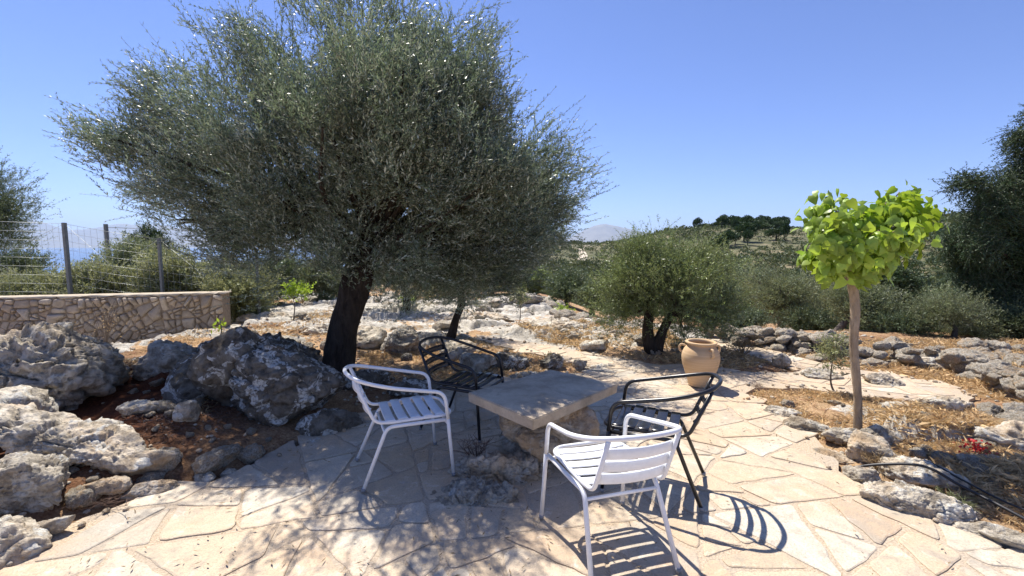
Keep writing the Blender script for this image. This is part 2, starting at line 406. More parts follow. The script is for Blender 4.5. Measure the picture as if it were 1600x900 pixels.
def H(x, y, full=False):
    x = np.asarray(x, float); y = np.asarray(y, float)
    D = np.hypot(x, y); az = np.degrees(np.arctan2(x, np.maximum(y, 0.01) if False else y))
    pd = np.where(D < 16, patio_dist(x, y), 9.0)
    # near relief
    z = 0.06 * fbm(p3(x * .5, y * .5), 3, 3) * sstep(0.1, 1.5, pd)
    leftbank = sstep(-1.2, -3.0, x) * sstep(1.8, 3.2, y) * sstep(8.2, 6.4, y)
    z = z + leftbank * 0.16 - 0.40 * sstep(-5.0, -7.0, x) * sstep(5.2, 7.2, y) * sstep(12, 9, y)
    z = z + 0.02 * sstep(0.9, 0.0, np.hypot((x + 2.0) / 1.5, (y - 5.4) / 1.2))
    # garden ledges
    rz = sstep(5.4, 7.0, y) * sstep(18, 13, y)
    cover = fbm(p3(x * .42 + 3, y * .42), 4, 11)
    lane = sstep(0.0, 1.2, y - 6.6)
    rock = sstep(-0.14, 0.14, cover) * rz * (0.45 + 0.55 * lane)
    rock = np.maximum(rock, sstep(0.05, 0.25, fbm(p3(x * .8, y * .8), 4, 23)) * sstep(0.3, 0.8, pd) * sstep(14, 10, y) * 0.8)
    zonec = inside(GARDEN_ROCK, x, y); rock = np.where(zonec, np.maximum(rock, 0.5 + 0.5 * sstep(-0.3, 0.1, cover)), rock)
    w1, w2, wc = worley(np.stack([x * 1.3 + 0.25 * fbm(p3(x * 2, y * 2), 2, 5), y * 2.3], -1), 31)
    w3, w4, wd = worley(np.stack([x * 4.1, y * 6.1], -1), 37)
    led = (0.02 + 0.16 * wc) * sstep(0.0, 0.22, w2 - w1) + 0.055 * wd * sstep(0, .2, w4 - w3)
    near = sstep(30, 18, D)
    rock = rock * (1 - .85 * sstep(2.8, 4.2, x) * sstep(6.2, 7.4, y))
    z = z + rock * near * sstep(0.02, 0.4, pd) * (led - 0.03 + 0.03 * fbm(p3(x * 5, y * 5), 3, 41, True))
    z = z + near * 0.015 * fbm(p3(x * 9, y * 9), 3, 51) * sstep(0.0, 0.3, pd)
    # valley and hill
    right = sstep(-16, 4, az) * (np.abs(az) < 120)
    vd = sstep(7.5, 13, y) * sstep(0.5, 4.5, x) * 0.9 + sstep(13, 45, D) * (1.6 + 2.6 * right)
    z = z - np.where(y > 0, vd, 0)
    hillh = 4.2 + (3.6 + 3.6 * sstep(6, 30, az) + 1.0 * np.sin(az * 0.30 + 1.0) + 3.6 * sstep(9, 21, az)) * right
    z = z + np.where(y > 0, hillh * right * sstep(55, 235, D) * 1.0, 0)
    z = z + 1.6 * fbm(p3(x * .02, y * .02), 4, 61) * sstep(40, 120, D) * right + 0.25 * fbm(p3(x * .12, y * .12), 3, 65) * sstep(14, 40, D)
    z = z - 95 * sstep(70, 420, D) * (1 - right) - 105 * sstep(270, 900, D) * right
    z = np.where(pd < 0.02, -0.035, z)
    z = np.where((pd >= 0.02) & (pd < 0.35) & (D < 16), z * sstep(0.02, .35, pd) + (-0.035 * (1 - sstep(0.02, .2, pd))) + 0.0, z)
    if not full: return z
    redz = leftbank * 1.0 * sstep(6.3, 4.6, y)
    redz = np.maximum(redz, 0.5 * sstep(0.1, 0.3, fbm(p3(x * .7, y * .7), 3, 71)) * near)
    redz = np.maximum(redz, .2 * sstep(2.8, 4.2, x) * sstep(6.4, 7.6, y) * near)  # redder, darker soil here paints in the shade beneath the right-hand olives
    rock = rock * (1 - leftbank * sstep(5.4, 4.4, y))
    return z, rock * near, np.clip(redz, 0, 1), sstep(16, 32, D)
GARDEN_ROCK = poly_px([(560, 478), (760, 474), (860, 486), (960, 500), (1030, 520), (1000, 545), (900, 535), (820, 530), (740, 516), (660, 545), (560, 520), (480, 505), (400, 500), (420, 485)])
def hz(x, y): return float(H(np.array([x]), np.array([y]))[0])

def build_ground():
    def axis(lo, hi, step, far_lo, far_hi):
        a = list(np.arange(lo, hi, step)); s = step; v = hi
        while v < far_hi: a.append(v); s *= 1.06; v += s
        a.append(far_hi); s = step; v = lo - step
        while v > far_lo: a.insert(0, v); s *= 1.07; v -= s
        a.insert(0, far_lo); return np.array(a)
    xs = axis(-9.0, 9.0, 0.042, -14000, 14000); ys = axis(0.8, 14.0, 0.042, -6000, 15000)
    X, Y = np.meshgrid(xs, ys); x, y = X.ravel(), Y.ravel()
    z, rock, red, far = H(x, y, True)
    nx, ny = len(xs), len(ys)
    i = np.arange(ny - 1)[:, None] * nx + np.arange(nx - 1)[None]
    F = np.stack([i, i + 1, i + nx + 1, i + nx], -1).reshape(-1, 4)
    mb = MB(); mb.add(np.stack([x, y, z], -1), F)
    o = structure(mb.obj('ground', M['terrain']))
    for k, v in (('rock', rock), ('red', red), ('far', far)):
        a = o.data.attributes.new(k, 'FLOAT', 'POINT'); a.data.foreach_set('value', v.astype(np.float32))
build_ground()

# ------------------------------------------------------------------ paving: irregular polygons
def power_cells(seeds, wts, k=16):
    seeds = np.array(seeds); out = []
    for i, s in enumerate(seeds):
        d = np.hypot(*(seeds - s).T); idx = np.argsort(d)[1:k + 1]
        poly = [s + np.array(q) * 3.0 for q in ((-1, -1), (1, -1), (1, 1), (-1, 1))]
        for j in idx:
            dv = seeds[j] - s; L = np.hypot(*dv); n = dv / L
            off = L / 2 + (wts[i] - wts[j]) / (2 * L)
            new = []
            for a in range(len(poly)):
                p, q = poly[a], poly[(a + 1) % len(poly)]
                dp, dq = np.dot(p - s, n) - off, np.dot(q - s, n) - off
                if dp <= 0: new.append(p)
                if (dp < 0 < dq) or (dq < 0 < dp): new.append(p + (q - p) * dp / (dp - dq))
            poly = new
            if len(poly) < 3: break
        out.append(poly)
    return out
def inset(poly, m):
    P = np.array(poly); n = len(P)
    # shrink by clipping with shifted edges
    c = P.mean(0); cur = [c + (p - c) * 1.0 for p in P]
    area = 0.5 * sum(P[i][0] * P[(i + 1) % n][1] - P[(i + 1) % n][0] * P[i][1] for i in range(n))
    sgn = 1 if area > 0 else -1
    for i in range(n):
        a, b = P[i], P[(i + 1) % n]; e = b - a; L = np.hypot(*e)
        if L < 1e-5: continue
        nn = np.array((-e[1], e[0])) / L * sgn; mm = m * random.uniform(0.5, 1.9)
        new = []
        for k in range(len(cur)):
            p, q = cur[k], cur[(k + 1) % len(cur)]
            dp, dq = np.dot(p - a, nn) - mm, np.dot(q - a, nn) - mm
            if dp >= 0: new.append(p)
            if (dp > 0 > dq) or (dq > 0 > dp): new.append(p + (q - p) * dp / (dp - dq))
        cur = new
        if len(cur) < 3: return []
    return cur
def ragged(poly, cut=0.02, amp=0.006, step=0.07, seed=0):
    out = []; n = len(poly)
    for i in range(n):
        p0, p, q = poly[i - 1], poly[i], poly[(i + 1) % n]
        la, lb = np.hypot(*(p0 - p)), np.hypot(*(q - p))
        if la < 1e-4 or lb < 1e-4: continue
        c = min(cut * random.uniform(.5, 1.8), la * .3, lb * .3)
        a, b = p + (p0 - p) / la * c, p + (q - p) / lb * c
        out.append(a); out.append((a + b) / 2 * .55 + p * .45); out.append(b)
        nb = q + (p - q) / lb * min(cut, lb * .3); L = np.hypot(*(nb - b)); m = int(L / step)
        for k in range(1, m):
            out.append(b + (nb - b) * k / m + np.random.default_rng(seed * 97 + i * 7 + k).normal(0, amp, 2))
    return out

def split_cells(P0, targets, amin, st, spread=.55, tries=2):
    cells = []
    def area(P): x, y = P[:, 0], P[:, 1]; return 0.5 * abs(np.dot(x, np.roll(y, -1)) - np.dot(y, np.roll(x, -1)))
    def split(P, depth):
        A = area(P)
        if (A < st.choice(targets) and depth > 3) or A < amin: cells.append(P); return
        c = P.mean(0); Q = P - c; ev, U = np.linalg.eigh(Q.T @ Q); ax = U[:, 1]; ext = np.abs(Q @ ax).max(); best = None
        for _ in range(tries):
            t = st.normal(0, spread); n = np.array((ax[0] * math.cos(t) - ax[1] * math.sin(t), ax[0] * math.sin(t) + ax[1] * math.cos(t)))
            off = st.uniform(-.3, .3) * ext; two = []
            for sg in (1, -1):
                new = []; m = len(P)
                for k in range(m):
                    p, q = P[k], P[(k + 1) % m]; dp, dq = sg * (np.dot(p - c, n) - off), sg * (np.dot(q - c, n) - off)
                    if dp >= 0: new.append(p)
                    if (dp > 0 > dq) or (dq > 0 > dp): new.append(p + (q - p) * dp / (dp - dq))
                if len(new) > 2: two.append(np.array(new))
            sc = min(area(T) / (np.linalg.norm(T - np.roll(T, 1, 0), axis=1).sum() ** 2 + 1e-9) for T in two)
            if best is None or sc > best[0]: best = (sc, two)
        for T in best[1]: split(T, depth + 1)
    split(P0, 0); return cells
def build_paving():
    st = np.random.default_rng(5)
    allp = PATIO + PATH2
    xs0, xs1 = min(p[0] for p in allp) - .5, max(p[0] for p in allp) + .5; ys0, ys1 = min(p[1] for p in allp) - .5, max(p[1] for p in allp) + .5
    def area(P): x, y = P[:, 0], P[:, 1]; return 0.5 * abs(np.dot(x, np.roll(y, -1)) - np.dot(y, np.roll(x, -1)))
    cells = split_cells(np.array([(xs0, ys0), (xs1, ys0 + .3), (xs1 - .2, ys1), (xs0 + .4, ys1 + .2)]), (.04, .09, .15, .22, .30), .02, st)
    mb = MB()
    for ci, cell in enumerate(cells):
        if len(cell) < 3: continue
        q = [np.array(p) for p in cell]
        c = np.mean(q, 0)
        if np.max(np.abs(np.array(q) - c)) > 1.2: continue
        pdc = patio_dist(np.array([c[0]]), np.array([c[1]]))[0]
        if pdc > -0.03: continue
        q = inset(q, 0.010)
        if len(q) < 3: continue
        q = ragged(q, 0.03, 0.006, 0.07, ci)
        n = len(q)
        if n < 5: continue
        tilt = st.normal(0, 0.005, 2); z0 = 0.004 + st.uniform(0, 0.005)
        hgt = lambda p: z0 + tilt[0] * (p[0] - c[0]) + tilt[1] * (p[1] - c[1])
        Q = np.array(q); inn = c + (Q - c) * (1 - 0.008 / np.maximum(np.hypot(*(Q - c).T), .05))[:, None]
        V = [(p[0], p[1], -0.02) for p in Q] + [(p[0], p[1], hgt(p) - 0.003) for p in Q] + [(p[0], p[1], hgt(p)) for p in inn]
        F = [(k, (k + 1) % n, n + (k + 1) % n, n + k) for k in range(n)] + [(n + k, n + (k + 1) % n, 2 * n + (k + 1) % n, 2 * n + k) for k in range(n)] + [tuple(range(2 * n, 3 * n))]
        mb.add(V, F, 0, tone=st.uniform(0, 1))
    o = mb.obj('paving_stones', M['paving'], smooth=False); structure(o)
    mb = MB()
    for poly in (PATIO, PATH2):
        bm = bmesh.new(); P = []
        n = len(poly)
        for i in range(n):
            a, b = np.array(poly[i]), np.array(poly[(i + 1) % n]); L = np.hypot(*(b - a)); m = max(1, int(L / 0.12))
            for k in range(m):
                q = a + (b - a) * k / m; P.append(q + (st.normal(0, 0.018, 2) if len(poly) > 5 else 0))
        vs = [bm.verts.new((p[0], p[1], 0.0)) for p in P]; f = bm.faces.new(vs)
        bmesh.ops.triangulate(bm, faces=[f]); bm.verts.index_update()
        V = [tuple(v.co) for v in bm.verts]; Fs = [tuple(v.index for v in f.verts) for f in bm.faces]
        N = len(V); V2 = V + [(v[0], v[1], -0.12) for v in V]
        Fs += [(k, N + k, N + (k + 1) % N, (k + 1) % N) for k in range(N)]
        mb.add(V2, Fs); bm.free()
    structure(mb.obj('paving_bed', M['mortar'], smooth=False))
build_paving()

# ------------------------------------------------------------------ rocks
_ico = {}
def ico(sub):
    if sub not in _ico:
        bm = bmesh.new(); bmesh.ops.create_icosphere(bm, subdivisions=sub, radius=1); bm.verts.ensure_lookup_table()
        _ico[sub] = (np.array([v.co[:] for v in bm.verts]), np.array([[v.index for v in f.verts] for f in bm.faces])); bm.free()
    return _ico[sub]
def worley3(p, seed=0):
    i = np.floor(p).astype(np.int64); f1 = np.full(len(p), 9.0); f2 = f1.copy(); c = np.zeros(len(p))
    for dx in (-1, 0, 1):
        for dy in (-1, 0, 1):
            for dz in (-1, 0, 1):
                j = i + np.array((dx, dy, dz)); q = j + np.stack([_h(j[:, 0], j[:, 1], j[:, 2], seed + k) for k in (1, 2, 3)], -1)
                d = np.linalg.norm(q - p, axis=1); m = d < f1
                f2 = np.where(m, f1, np.minimum(f2, d)); c = np.where(m, _h(j[:, 0], j[:, 1], j[:, 2], seed + 9), c); f1 = np.where(m, d, f1)
    return f1, f2, c
def rock_geo(seed, sub=4, planes=14, rough=0.10, sharp=30, size=(1, 1, 1), cracks=0.0):
    V, F = ico(sub); r = np.random.default_rng(seed)
    N = norm(r.normal(0, 1, (planes, 3))); d = r.uniform(0.62, 1.0, planes)
    N = norm(N * np.array((1, 1, 1.25))); dots = V @ N.T; q = np.where(dots > 0.05, d / np.maximum(dots, 0.05), 9.0)
    q = np.concatenate([q, np.full((len(V), 1), 1.15)], 1)
    rad = -np.log(np.exp(-sharp * q).sum(1)) / sharp
    P = V * rad[:, None]; sz = np.array(size)
    W = P * sz
    s = float(np.mean(sz)); o = r.uniform(0, 50, 3)
    n = fbm(W / s * 1.6 + o, 3, seed % 97) * 1.1 + (fbm(W / s * 4.2 + o, 5, seed % 89, True) - .2) * 0.75
    if sub >= 4:
        wp = W / s * np.array((1.5, 1.5, 2.6)) + o + 0.35 * np.stack([vnoise(W / s * 3 + o + k * 9, 5) for k in range(3)], -1)
        g1, g2, gc = worley3(wp, 3); h1, h2, hc = worley3(wp * 2.7 + 5, 6)
        n = n * .75 + 1.5 * (gc - .5) * sstep(0, .10, g2 - g1) - .9 * np.exp(-(g2 - g1) / .05) + .55 * (hc - .5) * sstep(0, .12, h2 - h1) - .35 * np.exp(-(h2 - h1) / .06)
        n = n + .45 * fbm(W / s * 13 + o, 3, 77, True)
    W = W + norm(V * (1 / sz)) * (n * rough * s)[:, None]
    if cracks:
        c = fbm(W / s * np.array((1.5, 1.5, 2.6)) + o + 9, 3, 7)
        W = W - norm(V) * (cracks * s * np.exp(-(c / 0.035) ** 2))[:, None]
        W = W + norm(V) * (0.05 * s * fbm(W * 14 + o, 3, 3, True))[:, None] * 0.35
    return W, F
def boulder(px, py, size, seed, label, mat='rock', rz=0, tilt=(0, 0), z=None, sink=0.3, sub=5, d=None, rough=0.1, planes=14, cracks=0.05, name='boulder', group=None):
    """px,py = where its base centre stands in the plan"""
    p = gz(px, py, 0.0) if d is None else at(px, py, d)
    g = hz(p[0], p[1]) if z is None else z
    W, F = rock_geo(seed, sub, planes, rough, size=size, cracks=cracks)
    m = MB(); m.add(W, F)
    o = m.obj(name, M[mat])
    o.location = (p[0], p[1], g + size[2] * (1 - 2 * sink)); o.rotation_euler = (tilt[0], tilt[1], rz)
    return tag(o, label, 'rock', group)

# left bank boulders
boulder(446, 652, (.47, .38, .37), 11, 'big rounded grey boulder with white lichen blotches left of the white chair', 'rock_dark', 0.3, (-.15, .1), sink=.36, sub=6, rough=.09)
boulder(382, 645, (.34, .28, .42), 12, 'upright grey rock split from the big lichen boulder by a dark crack', 'rock_dark', 0.9, (.1, -.25), sink=.36)
boulder(418, 600, (.70, .42, .33), 13, 'long dark humped rock behind the big lichen boulder', 'rock_dark', 0.1, (0, .12), sink=.32, sub=6)
boulder(330, 640, (.34, .27, .27), 14, 'low grey lichened rock between the humped rock and the loose round stone', 'rock_dark', 0.5, sink=.3)
boulder(270, 612, (.42, .30, .22), 15, 'cracked pale rock with dry twigs on it, in front of the stone wall end', 'rock', -0.3, sink=.3)
boulder(520, 668, (.24, .16, .15), 16, 'small bluish grey rock at the foot of the lichen boulder beside the paving', 'rock_dark', 0.4, sink=.3)
boulder(48, 662, (.56, .46, .50), 17, 'huge pitted boulder at the left edge below the stone wall', 'rock', 0.2, (.1, .1), sink=.3, sub=6, rough=.14, cracks=.07)
boulder(150, 640, (.32, .30, .28), 18, 'rough brown rock leaning on the right side of the huge pitted boulder', 'rock_warm', 0.8, (0, .3), sink=.3)
boulder(105, 742, (.62, .26, .17), 19, 'long white pointed rock ledge jutting towards the paving', 'rock_pale', -0.22, (-.12, .16), z=.14, sink=.2, sub=6, rough=.10, planes=18)
boulder(-5, 715, (.36, .30, .22), 20, 'pale rough rock block above the white ledge at the left edge', 'rock_pale', 0.6, z=.12, sink=.2)
boulder(30, 800, (.34, .26, .20), 21, 'shaded grey boulder under the white ledge', 'rock', 0.1, (.2, 0), sink=.3, sub=6)
boulder(0, 868, (.17, .15, .13), 22, 'cream stone in the lower left corner beside the paving', 'rock_pale', 0.4, sink=.25)
boulder(62, 838, (.15, .055, .075), 23, 'smooth grey pointed stone leaning on the red bank', 'rock', 0.55, (.3, -.35), sink=.15, cracks=0, rough=.05)
boulder(232, 752, (.20, .06, .075), 24, 'long ochre slab stone, upper one of the leaning pair', 'rock_warm', 0.42, (.5, -.15), sink=.1, cracks=0, rough=.06)
boulder(238, 768, (.17, .055, .06), 25, 'long ochre slab stone, lower one of the leaning pair', 'rock_warm', 0.40, (.3, -.05), sink=.15, cracks=0, rough=.06)
boulder(320, 748, (.065, .05, .045), 26, 'small orange and white stone on the edge of the paving', 'rock_warm', 0.2, sink=.15, sub=4, cracks=0)
boulder(362, 738, (.075, .045, .035), 27, 'flat tan stone next to the small orange stone', 'rock_warm', -0.2, sink=.25, sub=4, cracks=0)
boulder(296, 700, (.085, .075, .09), 28, 'round grey stone standing in the red soil', 'rock', 0.1, sink=.2, sub=4, cracks=0)
boulder(222, 690, (.14, .12, .08), 29, 'flat topped stone beside the tip of the white ledge', 'rock', 0.4, sink=.25)
boulder(165, 778, (.12, .08, .06), 31, 'tan stone half buried in the red bank', 'rock_warm', 0.4, sink=.3)
boulder(490, 690, (.10, .06, .04), 32, 'flat beige stone at the paving edge below the blue grey rock', 'rock', 0.4, sink=.3, sub=4)
boulder(572, 606, (.26, .18, .14), 33, 'grey rock at the foot of the big olive trunk', 'rock_dark', 0.2, sink=.35)
boulder(640, 612, (.30, .18, .12), 34, 'low dark rock behind the white chair near the olive trunk', 'rock_dark', 0.1, sink=.35)
boulder(628, 550, (.28, .26, .26), 35, 'rounded pale boulder in the straw right of the big olive trunk', 'rock', 0.4, (.1, .1), sink=.2, sub=6)
boulder(570, 545, (.34, .26, .18), 36, 'flat pale rock touching the olive trunk behind the rounded boulder', 'rock_pale', 0.4, sink=.3)
boulder(745, 578, (.22, .16, .16), 37, 'blocky grey rock behind the left end of the stone table', 'rock', 0.3, sink=.25)
boulder(800, 574, (.26, .16, .15), 38, 'grey rock beside the path behind the stone table', 'rock_dark', 0.1, sink=.3)
boulder(822, 588, (.20, .10, .07), 39, 'smooth pale flat stone just behind the table corner', 'rock_pale', 0.2, sink=.3, cracks=0)
boulder(905, 574, (.11, .07, .10), 40, 'small upright brown rock beside the path right of the table', 'rock', 0.5, sink=.3)
boulder(940, 572, (.28, .10, .05), 41, 'low cream rock rising out of the path behind the table', 'rock_pale', 0.0, sink=.4)
boulder(865, 574, (.15, .12, .12), 42, 'mossy grey rock with weeds behind the table', 'rock_dark', 0.0, sink=.3)
boulder(715, 560, (.28, .20, .14), 43, 'grey broken rock behind the backrest of the far black chair', 'rock', 0.7, sink=.3)
# outcrop by the table
boulder(745, 775, (.30, .17, .085), 44, 'pitted rock outcrop breaking through the paving between the white chairs', 'rock', 0.05, sink=.42, sub=6, rough=.16)
boulder(800, 742, (.42, .13, .13), 45, 'low rock step under the table pedestal', 'rock_warm', 0.05, sink=.35, sub=6, rough=.14)
# right bed
boulder(1258, 668, (.20, .12, .085), 50, 'slanted grey slab rock at the paving edge left of the young tree', 'rock', -0.5, (-.1, .1), sink=.28)
boulder(1215, 645, (.18, .12, .07), 51, 'low grey rock at the paving edge by the start of the dry bed', 'rock', -0.3, sink=.35)
boulder(1362, 718, (.17, .14, .12), 52, 'ochre block at the foot of the young lime green tree', 'rock_warm', -0.5, (.1, .2), sink=.2, cracks=0.02)
boulder(1310, 712, (.15, .085, .03), 53, 'flat orange flagstone lying at the paving edge', 'rock_warm', -0.5, (.1, .1), sink=.2, cracks=0)
boulder(1318, 690, (.14, .12, .09), 54, 'brown cracked rock left of the young tree trunk', 'rock', -0.5, sink=.3)
boulder(1372, 690, (.17, .12, .10), 55, 'grey rock in shade right behind the young tree trunk', 'rock', -0.5, sink=.3)
boulder(1440, 750, (.21, .14, .10), 56, 'grey white rock next to the black hose', 'rock_pale', -0.6, sink=.28)
boulder(1352, 748, (.13, .10, .08), 57, 'rough grey rock just below the ochre block on the paving edge', 'rock', -0.3, sink=.3)
boulder(1425, 792, (.25, .12, .10), 58, 'long whitish rock along the paving edge below the hose', 'rock_pale', -0.45, (.1, 0), sink=.3, sub=6)
boulder(1590, 705, (.26, .20, .15), 59, 'bright white limestone rock at the right edge of the photo', 'rock_pale', -0.3, sink=.25)
boulder(1548, 735, (.16, .12, .08), 60, 'pinkish grey rock beside the red flower', 'rock', -0.3, sink=.3)
boulder(1545, 832, (.14, .08, .045), 61, 'ochre stone at the paving edge below the black hose', 'rock_warm', -0.5, sink=.3)
boulder(1592, 850, (.16, .10, .05), 62, 'flat grey stone in the lower right corner bed', 'rock', -0.5, sink=.35)
boulder(1500, 800, (.10, .07, .05), 63, 'pale stone beside the weeds along the hose', 'rock_pale', -0.5, sink=.3)
boulder(1376, 598, (.20, .14, .11), 64, 'pale rock where the two paths meet behind the young tree', 'rock_pale', -0.2, sink=.3)
boulder(1468, 662, (.20, .13, .10), 65, 'grey and white rock at the end of the side path', 'rock_pale', -0.3, sink=.3)
boulder(1415, 648, (.16, .09, .06), 66, 'low pale rock right of the young tree below the side path', 'rock_pale', -0.3, sink=.35)
boulder(1220, 572, (.13, .10, .12), 67, 'pointed grey rock beside the far low path behind the clay jar', 'rock', 0, sink=.25)
boulder(1285, 588, (.22, .15, .10), 68, 'dark undercut rock beyond the clay jar', 'rock', 0, sink=.3)
boulder(1452, 574, (.20, .16, .12), 69, 'broad pale rock between the far path and the stone rubble', 'rock_pale', 0, sink=.35)
boulder(740, 500, (.8, .5, .16), 70, 'broad white limestone ledge beyond the path', 'rock_pale', 0.1, sink=.4, sub=6)
boulder(860, 516, (.75, .40, .14), 71, 'cracked white limestone ledge left of the round olive', 'rock_pale', -0.2, sink=.4, sub=6)
boulder(520, 520, (.55, .4, .16), 72, 'pale rock ledge behind the big olive trunk', 'rock_pale', 0.1, sink=.4, sub=6)
boulder(425, 500, (.65, .35, .14), 73, 'pale rock ledge near the end of the stone wall', 'rock_pale', 0.1, sink=.4)
boulder(930, 545, (.22, .18, .09), 74, 'whitish rock in the straw left of the round olive', 'rock_pale', 0.1, sink=.3)

# scattered stones, each its own thing
protos = []
for k in range(7):
    W, F = rock_geo(200 + k, 4, 7, 0.12, sharp=60, size=(1, .8, .62)); protos.append((W, F))
_pm = {}
def stone_mesh(k, mat):
    if (k, mat) not in _pm:
        m = MB(); m.add(*protos[k]); _pm[(k, mat)] = m.mesh('stone', M[mat])
    return _pm[(k, mat)]
def scatter(poly, n, smin, smax, label, group, mats, seed=1, z=0.0, clear=0.04, sink=0.35, name='stone', ground=True):
    r = np.random.default_rng(seed); xs = [p[0] for p in poly]; ys = [p[1] for p in poly]; got = 0; tries = 0; placed = []
    while got < n and tries < n * 60:
        tries += 1
        px, py = r.uniform(min(xs), max(xs)), r.uniform(min(ys), max(ys))
        if not inside([tuple(q) for q in poly], np.array([px]), np.array([py]))[0]: continue
        p = gz(px, py, z); s = smin * (smax / smin) ** (r.uniform() ** 1.6)
        if patio_dist(p[0:1], p[1:2])[0] < clear + s * 0.6: continue
        if any(math.hypot(p[0] - a, p[1] - b) < (s + c) * .75 for a, b, c in placed): continue
        placed.append((p[0], p[1], s))
        o = bpy.data.objects.new(name, stone_mesh(int(r.integers(7)), mats[int(r.integers(len(mats)))])); COL.objects.link(o)
        sc = s * r.uniform(.75, 1.25, 3); o.scale = sc
        g = hz(p[0], p[1]); o.location = (p[0], p[1], g + sc[2] * .62 * (1 - 2 * sink)); o.rotation_euler = (r.normal(0, .2), r.normal(0, .2), r.uniform(0, 6.28))
        tag(o, label, 'stone', group); got += 1
scatter([(130, 800), (110, 760), (240, 700), (200, 640), (300, 620), (350, 690), (480, 690), (440, 700), (330, 745), (250, 765)], 50, .025, .15, 'small loose stone in the red soil between the left boulders and the paving', 'stones in the red soil on the left', ['rock', 'rock_warm', 'rock_warm'], 3)
scatter([(180, 580), (340, 545), (470, 520), (520, 560), (330, 610), (190, 620)], 30, .04, .14, 'stone lying in straw between the stone wall and the dark humped rock', 'stones in front of the wall', ['rock', 'rock_pale'], 4)
scatter([(570, 560), (700, 520), (900, 560), (800, 580), (680, 590), (560, 590)], 16, .03, .13, 'grey stone in the dry strip between the olive trunk and the path', 'stones between the olive and the path', ['rock', 'rock_dark', 'rock_warm'], 5)
scatter([(430, 500), (600, 478), (850, 480), (1000, 520), (1010, 548), (860, 530), (740, 514), (560, 535)], 42, .05, .22, 'pale limestone block scattered over the ground beyond the path', 'limestone blocks beyond the path', ['rock_pale', 'rock', 'rock_pale'], 6)
scatter([(840, 492), (960, 482), (1060, 520), (1190, 545), (1180, 560), (1040, 560), (940, 520)], 36, .05, .15, 'rubble stone lying under and beside the round olive tree', 'rubble around the round olive', ['rock', 'rock_warm', 'rock'], 7)
scatter([(1180, 560), (1300, 540), (1400, 565), (1390, 585), (1280, 578)], 16, .06, .20, 'brown grey stone along the back of the far path', 'stones along the far path', ['rock', 'rock_warm'], 8)
scatter([(1160, 612), (1300, 615), (1560, 660), (1600, 700), (1600, 810), (1440, 740), (1330, 690), (1240, 640)], 44, .02, .085, 'small stone in the dry bed right of the paving', 'stones in the right hand dry bed', ['rock', 'rock_pale', 'rock_warm'], 9, clear=.02)
scatter([(1520, 640), (1600, 640), (1600, 690), (1540, 670)], 8, .06, .17, 'pale stone between the side path and the right edge', 'stones at the right edge', ['rock_pale', 'rock'], 10)
scatter([(450, 484), (620, 470), (860, 472), (900, 482), (640, 482)], 20, .10, .30, 'distant limestone boulder at the back of the rocky garden', 'distant boulders of the rocky garden', ['rock_pale', 'rock'], 12)

scatter([(1385, 542), (1600, 548), (1600, 590), (1520, 578), (1385, 560)], 38, .06, .19, 'pale rubble stone on the slope behind the tumbled wall', 'rubble behind the tumbled wall', ['rock_pale', 'rock', 'rock_warm'], 14)
def drystone(name, label, line, n, smin, smax, h0, seed, rows=3):
    r = np.random.default_rng(seed); root = thing(name, label, 'wall', (line[0][0], line[0][1], 0))
    P = smooth_path([(a, b, 0) for a, b in line], 12); L = np.concatenate([[0], np.cumsum(np.linalg.norm(np.diff(P, axis=0), axis=1))])
    for k in range(n):
        t = (k + .5) / n * L[-1] * rows % L[-1]; row = int((k + .5) / n * rows)
        q = np.array([np.interp(t, L, P[:, i]) for i in range(3)]); s = r.uniform(smin, smax)
        off = r.normal(0, .22); g = hz(q[0], q[1] + off)
        o = bpy.data.objects.new('wall_stone', stone_mesh(int(r.integers(7)), ['rock_pale', 'rock_pale', 'rock_warm', 'rock_pale'][int(r.integers(4))])); COL.objects.link(o)
        o.parent = root; o.scale = s * r.uniform(.8, 1.2, 3)
        o.location = (q[0] - line[0][0] + r.normal(0, .03), q[1] - line[0][1] + off, g + s * .25 + row * h0); o.rotation_euler = (r.normal(0, .15), r.normal(0, .15), r.uniform(0, 6.28))
    return root
drystone('dry_stone_wall', 'tumbled dry stone wall of pale rubble at the right edge below the conifer', [tuple(gz(x, y)[:2]) for x, y in ((1388, 566), (1450, 572), (1520, 586), (1562, 606), (1625, 636), (1690, 660))], 99, .06, .14, .09, 21, 3)
drystone('dry_stone_wall', 'low brown dry stone wall under the grey olives behind the far path', [tuple(gz(x, y)[:2]) for x, y in ((1110, 530), (1180, 538), (1260, 548), (1345, 560))], 99, .06, .13, .10, 22, 3)

